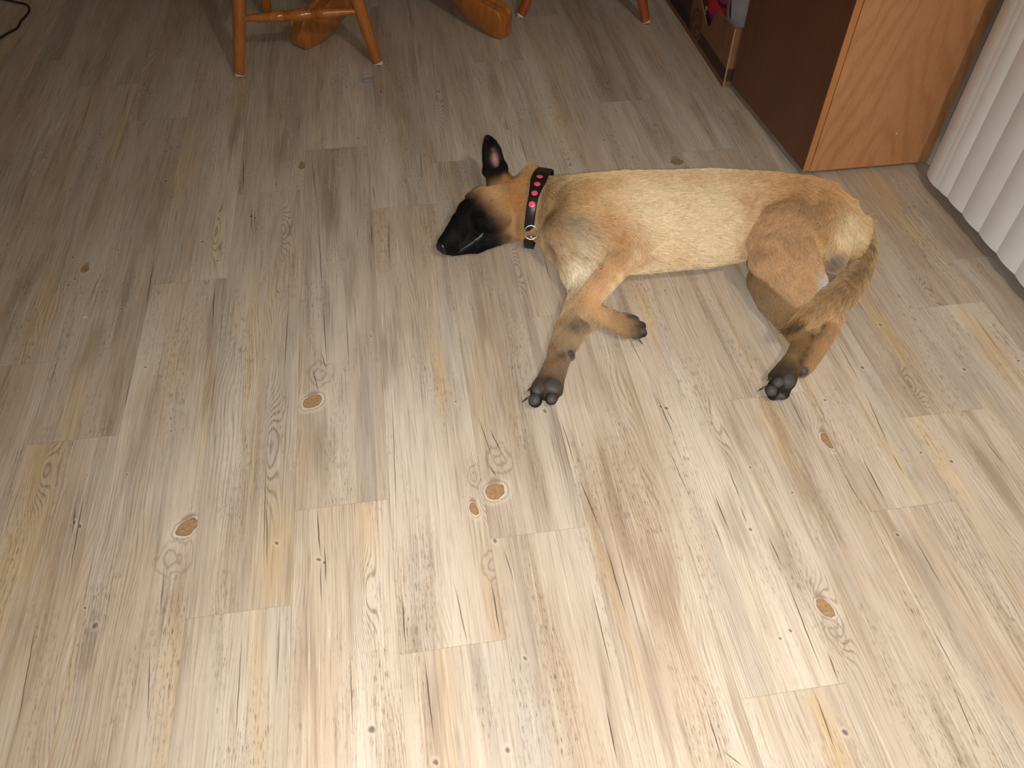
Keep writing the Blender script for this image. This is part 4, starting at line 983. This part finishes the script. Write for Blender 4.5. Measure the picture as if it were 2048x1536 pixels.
# bare skin: pads, nose tip, inner ear
bare = np.zeros(len(V))
PADS = [(1076, 776, .0125, .9), (1067, 798, .013, .9), (1103, 797, .011, .9), (1109, 770, .017, .9), (1142, 708, .010, .9), (1557, 765, .0115, 1), (1543, 782, .0125, 1), (1580, 762, .0150, .9), (1560, 797, .012, .9), (1288, 660, .009, .8), (1268, 634, .007, .6), (1610, 742, .009, .7)]
for px, py, r, s_ in PADS:
    p, n = hit(px, py)
    if p is None: continue
    d = np.linalg.norm(V-p, axis=1); f = np.clip((r*1.15-d)/(r*.3), 0, 1)
    bare = np.maximum(bare, f); V = V+VN*(np.clip(1-(d/r)**2, 0, 1)*.0022)[:, None]*(isg('pawR', 'pawH', 'padC', 'foreR', 'metaR', 'paw', 'metaL')[:, None])
    col = col*(1-f)[:, None]+lin((76, 72, 73))[None, :]*f[:, None]
p, n = hit(990, 318)
d = np.linalg.norm((V-p)*np.array([1, 1, 1]), axis=1); earbare = np.clip((.030-d)/.012, 0, 1)*isg('ear'); bare = np.maximum(bare, earbare*.9)

me = bpy.data.meshes.new('dog'); me.vertices.add(len(V)); me.vertices.foreach_set('co', V.ravel()); me.loops.add(Q.size); me.loops.foreach_set('vertex_index', Q.ravel().astype(np.int32))
me.polygons.add(len(Q)); me.polygons.foreach_set('loop_start', np.arange(0, Q.size, 4, dtype=np.int32)); me.polygons.foreach_set('use_smooth', np.ones(len(Q), bool)); me.update(calc_edges=True); me.validate()
ca = me.color_attributes.new('coat', 'FLOAT_COLOR', 'POINT'); fc = np.ones((len(V), 4)); fc[:, :3] = col; me.color_attributes['coat'].data.foreach_set('color', fc.ravel())
ba = me.attributes.new('bare', 'FLOAT', 'POINT'); me.attributes['bare'].data.foreach_set('value', bare)
t = NT('dog_skin'); a_ = t.n('ShaderNodeAttribute', attribute_name='coat'); b_ = t.n('ShaderNodeAttribute', attribute_name='bare')
gg = t.n('ShaderNodeTexCoord').outputs['Object']; nz = t.noise(t.mapping(gg, scale=(900, 900, 900)), 1, 2)
t.bump(nz, .25, .0006)
skin_mat = t.out(t.mix(1., a_.outputs['Color'], (.86, .84, .82, 1), 'MULTIPLY'), t.math('MULTIPLY_ADD', b_.outputs['Fac'], -.22, .78), **{'Specular IOR Level': .3})
dog = empty('dog', tuple(P(1300, 450, 0)))
tag(dog, 'fawn dog with a black muzzle asleep on its side on the floor, wearing a collar', 'dog')
body = obj('body', me, skin_mat, dog)

# ---- fur as individual hairs (short where the collar lies)
cA, cT, cB = P(1093, 352, .075), P(1067, 402, .128), P(1062, 462, .045)
ww = np.cross(cA-cB, cT-cB); ww /= np.linalg.norm(ww)
uu = np.array([0, 1., 0])-ww*ww[1]; uu /= np.linalg.norm(uu); vv = np.cross(ww, uu); vv = vv*np.sign(vv[2])
cen = (cA+cB)/2; cen = cen+vv*((.062-cen[2])/vv[2])
wd = (V-cen)@ww; hsgn = np.sign((H1-cen)@ww)      # side of the head
near = np.linalg.norm(V-cen, axis=1) < .14
hl = np.where(near & (np.abs(wd) < .015), .004, hl)
hl = np.where(near & (wd*hsgn >= .015) & (wd*hsgn < .034), np.minimum(hl, .011), hl)
def sample(nh):
    A = V[Q[:, 0]]; B = V[Q[:, 1]]; Cc = V[Q[:, 2]]; Dd = V[Q[:, 3]]
    area = np.linalg.norm(np.cross(Cc-A, Dd-B), axis=1)*.5
    nf = np.cross(Cc-A, Dd-B); nf /= np.maximum(np.linalg.norm(nf, axis=1), 1e-12)[:, None]
    wgt = area*np.clip(nf[:, 2]*2+1.5, 0, 1)*np.clip(1.25-bare[Q[:, 0]]*1.5, 0, 1)
    hh = hl[Q[:, 0]]; wgt = wgt*np.clip(.014/np.maximum(hh, .003), .7, 2.2)*(hh > .0025)
    f = rng.choice(len(Q), nh, p=wgt/wgt.sum()); s, u_ = rng.random(nh), rng.random(nh)
    W4 = np.stack([(1-s)*(1-u_), s*(1-u_), s*u_, (1-s)*u_], 1)
    g = lambda arr: (arr[Q[f]]*W4.reshape(nh, 4, *([1]*(arr.ndim-1)))).sum(1)
    return g(V), g(VN), g(col), g(flow), g(hl), grp[Q[f, 0]], g(bare)
NH = 300000
VN = normals(V, Q)
hp, hn, hc, hf, hlen, hg, hb = sample(NH)
hn /= np.linalg.norm(hn, axis=1)[:, None]
# clumping noise through a coarse random field
def field(p, sc, seed):
    r = np.random.default_rng(seed); k_ = r.normal(size=(6, 3))*sc; ph = r.random(6)*6.28
    return np.sin(p@k_.T+ph).sum(1)/6**.5
fl0 = hf+np.array([0, -.0, -.25])[None, :]
fl0 = fl0-hn*(fl0*hn).sum(1)[:, None]; fl0 /= np.maximum(np.linalg.norm(fl0, axis=1), 1e-6)[:, None]
side_ = np.cross(hn, fl0)
ang = .12*field(hp, 40, 1)+.10*field(hp, 200, 2)+rng.normal(size=NH)*.13
fl0 = fl0*np.cos(ang)[:, None]+side_*np.sin(ang)[:, None]
lift = .20+.10*rng.random(NH)+.10*np.clip(field(hp, 90, 3), -1, 1)+np.where(hlen > .024, .10, 0)
L = hlen*(.65+.6*rng.random(NH)); L = np.maximum(L, .0025)
pts = np.zeros((NH, 4, 3))
for i, s in enumerate((0, .33, .67, 1.)):
    out_ = np.sin(lift)*s-.5*np.sin(lift)*s*s
    pts[:, i] = hp+(fl0*(np.cos(lift)*s)[:, None]+hn*out_[:, None])*L[:, None]+hn*(-.0006)
    pts[:, i, :] += (rng.normal(size=(NH, 3))*.0004)*s
    pts[:, i, 2] = np.maximum(pts[:, i, 2], .0008)
var = 1+.20*rng.normal(size=NH)+.03*field(hp, 120, 5)
var = np.clip(var, .55, 1.5)
sable = (rng.random(NH) < .025)
bright = hc.mean(1)
hcol = np.ones((NH, 4, 4))
for i, s in enumerate((.74, .94, 1.10, 1.20)):
    hcol[:, i, :3] = np.clip(hc*(var*s)[:, None], 0, 1)
dk = sable[:, None, None] & (np.arange(4) >= 2)[None, :, None]
hcol[..., :3] = np.where(dk, hcol[..., :3]*.45, hcol[..., :3])
cv = bpy.data.hair_curves.new('fur')
cv.add_curves([4]*NH)
cv.attributes['position'].data.foreach_set('vector', pts.astype(np.float32).ravel())
ra = cv.attributes.get('radius') or cv.attributes.new('radius', 'FLOAT', 'POINT')
rd = np.tile(np.array([.00026, .00028, .00022, .00005]), (NH, 1))*np.clip(hlen/.014, .6, 1.15)[:, None]
cv.attributes['radius'].data.foreach_set('value', rd.astype(np.float32).ravel())
ha = cv.attributes.new('coat', 'FLOAT_COLOR', 'POINT'); cv.attributes['coat'].data.foreach_set('color', hcol.astype(np.float32).ravel())
fo = bpy.data.objects.new('fur', cv); C.collection.objects.link(fo); fo.parent = dog; fo.matrix_parent_inverse = Matrix.Translation(-Vector(dog.location))
t = NT('fur_hair'); a_ = t.n('ShaderNodeAttribute', attribute_name='coat'); t.out(a_.outputs['Color'], .6, **{'Specular IOR Level': .10}); cv.materials.append(t.m)

# ---- claws, nose, lips, eyelid
claw_m = plain('dark_claw', sr(58, 48, 42), .3, .2, 200); gloss = plain('wet_black_nose', sr(20, 17, 18), .35, .3, 900)
def tube_px(name, pts_, rad, mat, parent, lift_=.0, n=8, flat=1.0):
    q = []
    for a, b in pts_:
        p, nn = hit(a, b)
        if p is not None: q.append(p+nn*lift_)
    if len(q) < 2: return None
    q = np.array(q); tt = np.linspace(0, 1, len(q)); ts = np.linspace(0, 1, max(len(q)*4, 8)); q2 = np.stack([np.interp(ts, tt, q[:, k_]) for k_ in range(3)], 1)
    for _ in range(3): q2[1:-1] = (q2[:-2]+q2[1:-1]*2+q2[2:])/4
    N_ = len(q2); rr = [rad*max(.25, math.sin(PI*(i+.5)/N_)**.5) for i in range(N_)]
    bm = bmesh.new(); tube(bm, q2.tolist(), rr, n=n, flat=flat); return obj(name, bm_mesh(bm), mat, parent, smooth=True)
lip_m = plain('dark_lip_skin', sr(88, 80, 78), .35, .2, 300); blk = plain('black_skin', sr(14, 12, 12), .5, .1, 200)
tube_px('lips', [(918, 502), (930, 494), (944, 486), (955, 477), (964, 468)], .0016, lip_m, dog, .0002)
tube_px('mouth_line', [(908, 508), (918, 504), (930, 497), (944, 489), (957, 481), (966, 472)], .0018, blk, dog, -.0002)
tube_px('eyelid', [(926, 399), (934, 398), (943, 399), (950, 401)], .0014, blk, dog, .0006)
tube_px('jowl', [(947, 481), (955, 478), (963, 471), (966, 465)], .0034, lip_m, dog, -.0012)
# nose
nb = P(884, 496, .034); ndir = np.array(hd[-1][0])-np.array(hd[-2][0]); ndir /= np.linalg.norm(ndir); nu = np.cross([0, 0, 1], ndir); nu /= np.linalg.norm(nu); nw = np.cross(ndir, nu)
bm = bmesh.new(); ellipsoid(bm, nb, (ndir, nu, nw), (.011, .0165, .0185), 28, 18)
for v in bm.verts:   # two nostrils pressed in
    q = np.array(v.co)-nb; a, b, c_ = q@ndir, q@nu, q@nw
    for s in (-1, 1):
        r2 = ((b+.003)/.0035)**2+((c_-s*.0085)/.0042)**2
        if a > 0: v.co -= Vector(ndir*.006*math.exp(-r2))
obj('nose', bm_mesh(bm), gloss, dog, smooth=True)
def claw(px, py, qx, qy, z0=.016, z1=.008, r=.0026, label=None):
    a = P(px, py, z0); b = P(qx, qy, z1); m = (a+b)/2+np.array([0, 0, .0025]); bm = bmesh.new()
    tube(bm, [a, a*.6+m*.4, m, m*.4+b*.6, b], [r, r, r*.85, r*.55, r*.15], n=10); return obj('claw', bm_mesh(bm), claw_m, dog, smooth=True)
claw(1062, 793, 1044, 805, .016, .006); claw(1068, 774, 1054, 783, .026, .018); claw(1268, 672, 1286, 689, .014, .003); claw(1282, 668, 1294, 670, .014, .008); claw(1103, 724, 1097, 727, .026, .026, .0022)
claw(1537, 773, 1516, 782, .026, .016); claw(1552, 756, 1534, 761, .034, .028, .0024); claw(1608, 750, 1597, 755, .008, .003, .0024)

# ---- collar
leather = plain('black_leather', sr(26, 23, 23), .42, .25, 300); studm = plain('red_reflective_stud', sr(235, 88, 108), .25, .15, 250, **{'Specular_IOR_Level': .8}); chrome = metal
ca_, cb_, cc0 = None, None, None
def surf(th_):
    dv = uu*math.cos(th_)+vv*math.sin(th_); r = 0.
    for wo in (-.019, -.010, 0, .010, .019):
        o_ = cen+ww*wo+dv*.16; h_ = bvh.ray_cast(Vector(o_), Vector(-dv))
        if h_[0] is not None: r = max(r, .16-h_[3])
    return r
NA = 90; RS = np.array([surf(2*PI*i/NA) for i in range(NA)])
RS = np.minimum(RS, .125)
for _ in range(3): RS = np.maximum(RS, np.maximum(np.roll(RS, 1), np.roll(RS, -1)))
for _ in range(4): RS = (np.roll(RS, 1)+2*RS+np.roll(RS, -1))/4
def rad_at(th_):
    x = (th_ % (2*PI))/(2*PI)*NA; i = int(x) % NA; f = x-int(x); return RS[i]*(1-f)+RS[(i+1) % NA]*f
N_ = 90
def cpt(th_, off=0.0, wo=0.0):
    p = cen+(uu*math.cos(th_)+vv*math.sin(th_))*(rad_at(th_)+.0065+off)+ww*wo
    return np.array([p[0], p[1], max(p[2], .0012+max(off, 0)*.5)])
collar = empty('collar', tuple(cen)); collar.parent = dog; collar.matrix_parent_inverse = Matrix.Translation(-Vector(dog.location)); collar['label'] = 'black leather collar with pink red reflective studs and a chrome ring'
def cobj(name, bm, mat, smooth=True):
    me_ = bm_mesh(bm); o = bpy.data.objects.new(name, me_); C.collection.objects.link(o); me_.materials.append(mat)
    for p_ in me_.polygons: p_.use_smooth = smooth
    me_.transform(Matrix.Translation(-Vector(cen))); o.parent = collar; return o
bm = bmesh.new(); rings = []
def hw(th_):     # strap half width: narrows towards the ring end
    d = (th_-math.radians(-5)) ; t1 = math.degrees(th_) % 360
    return .0195
for i in range(N_):
    th_ = 2*PI*i/N_; dg_ = math.degrees(th_)
    h = .0195 if dg_ < 112 or dg_ > 250 else .0195-.0075*min(1, (min(dg_-112, 250-dg_))/28)
    rings.append([bm.verts.new(cpt(th_, o_, w_)) for o_, w_ in ((0, -h), (.0022, -h), (.0034, -h*.8), (.0034, h*.8), (.0022, h), (0, h))])
for i in range(N_):
    a, b = rings[i], rings[(i+1) % N_]
    for k_ in range(6): bm.faces.new((a[k_], b[k_], b[(k_+1) % 6], a[(k_+1) % 6]))
bmesh.ops.recalc_face_normals(bm, faces=bm.faces)
cobj('strap', bm, leather)
for (sx_, sy_) in ((1084.5, 353), (1078, 368), (1072, 386), (1067, 409)):
    # stud angle: the strap point whose picture row matches
    bt = min(np.linspace(math.radians(-10), math.radians(170), 361), key=lambda q: abs(proj(cpt(q, .0035))[1]-sy_)+abs(proj(cpt(q, .0035))[0]-sx_)*.3+(50 if (CAM-cpt(q))@(uu*math.cos(q)+vv*math.sin(q)) < 0 else 0))
    p = cpt(bt, .0034); tg = cpt(bt+.05)-cpt(bt-.05); nn = np.cross(tg, ww); nn /= np.linalg.norm(nn); nn = nn*np.sign(nn@(p-cen))
    bm = bmesh.new(); tube(bm, [p-nn*.001, p+nn*.0008, p+nn*.0014, p+nn*.0017], [.0080, .0080, .0074, .004], n=24); cobj('stud', bm, studm)
# ring end near the throat
bq = min(np.linspace(math.radians(90), math.radians(240), 301), key=lambda q: abs(proj(cpt(q, .004))[1]-462)); p = cpt(bq, .006)
q1, q2 = P(1064, 466, p[2]), None
rp = P(1062, 465, p[2]+.011); u1 = CM[:, 0]; u2 = np.cross((CAM-rp)/np.linalg.norm(CAM-rp), u1); u2 = u2*.8+np.array([0, 0, .2]); u2 /= np.linalg.norm(u2)
bm = bmesh.new(); tube(bm, [rp+(u1*math.cos(a)+u2*math.sin(a))*.0165 for a in np.linspace(0, 2*PI, 41)[:-1]], .0016, n=10, closed=True, up=tuple(np.cross(u1, u2))); cobj('ring', bm, chrome)
bm = bmesh.new(); tube(bm, [rp-u1*.009-u2*.010*np.sign(u2[2]), rp+u1*.010-u2*.011*np.sign(u2[2])], .0022, n=10); cobj('ring', bm, chrome)
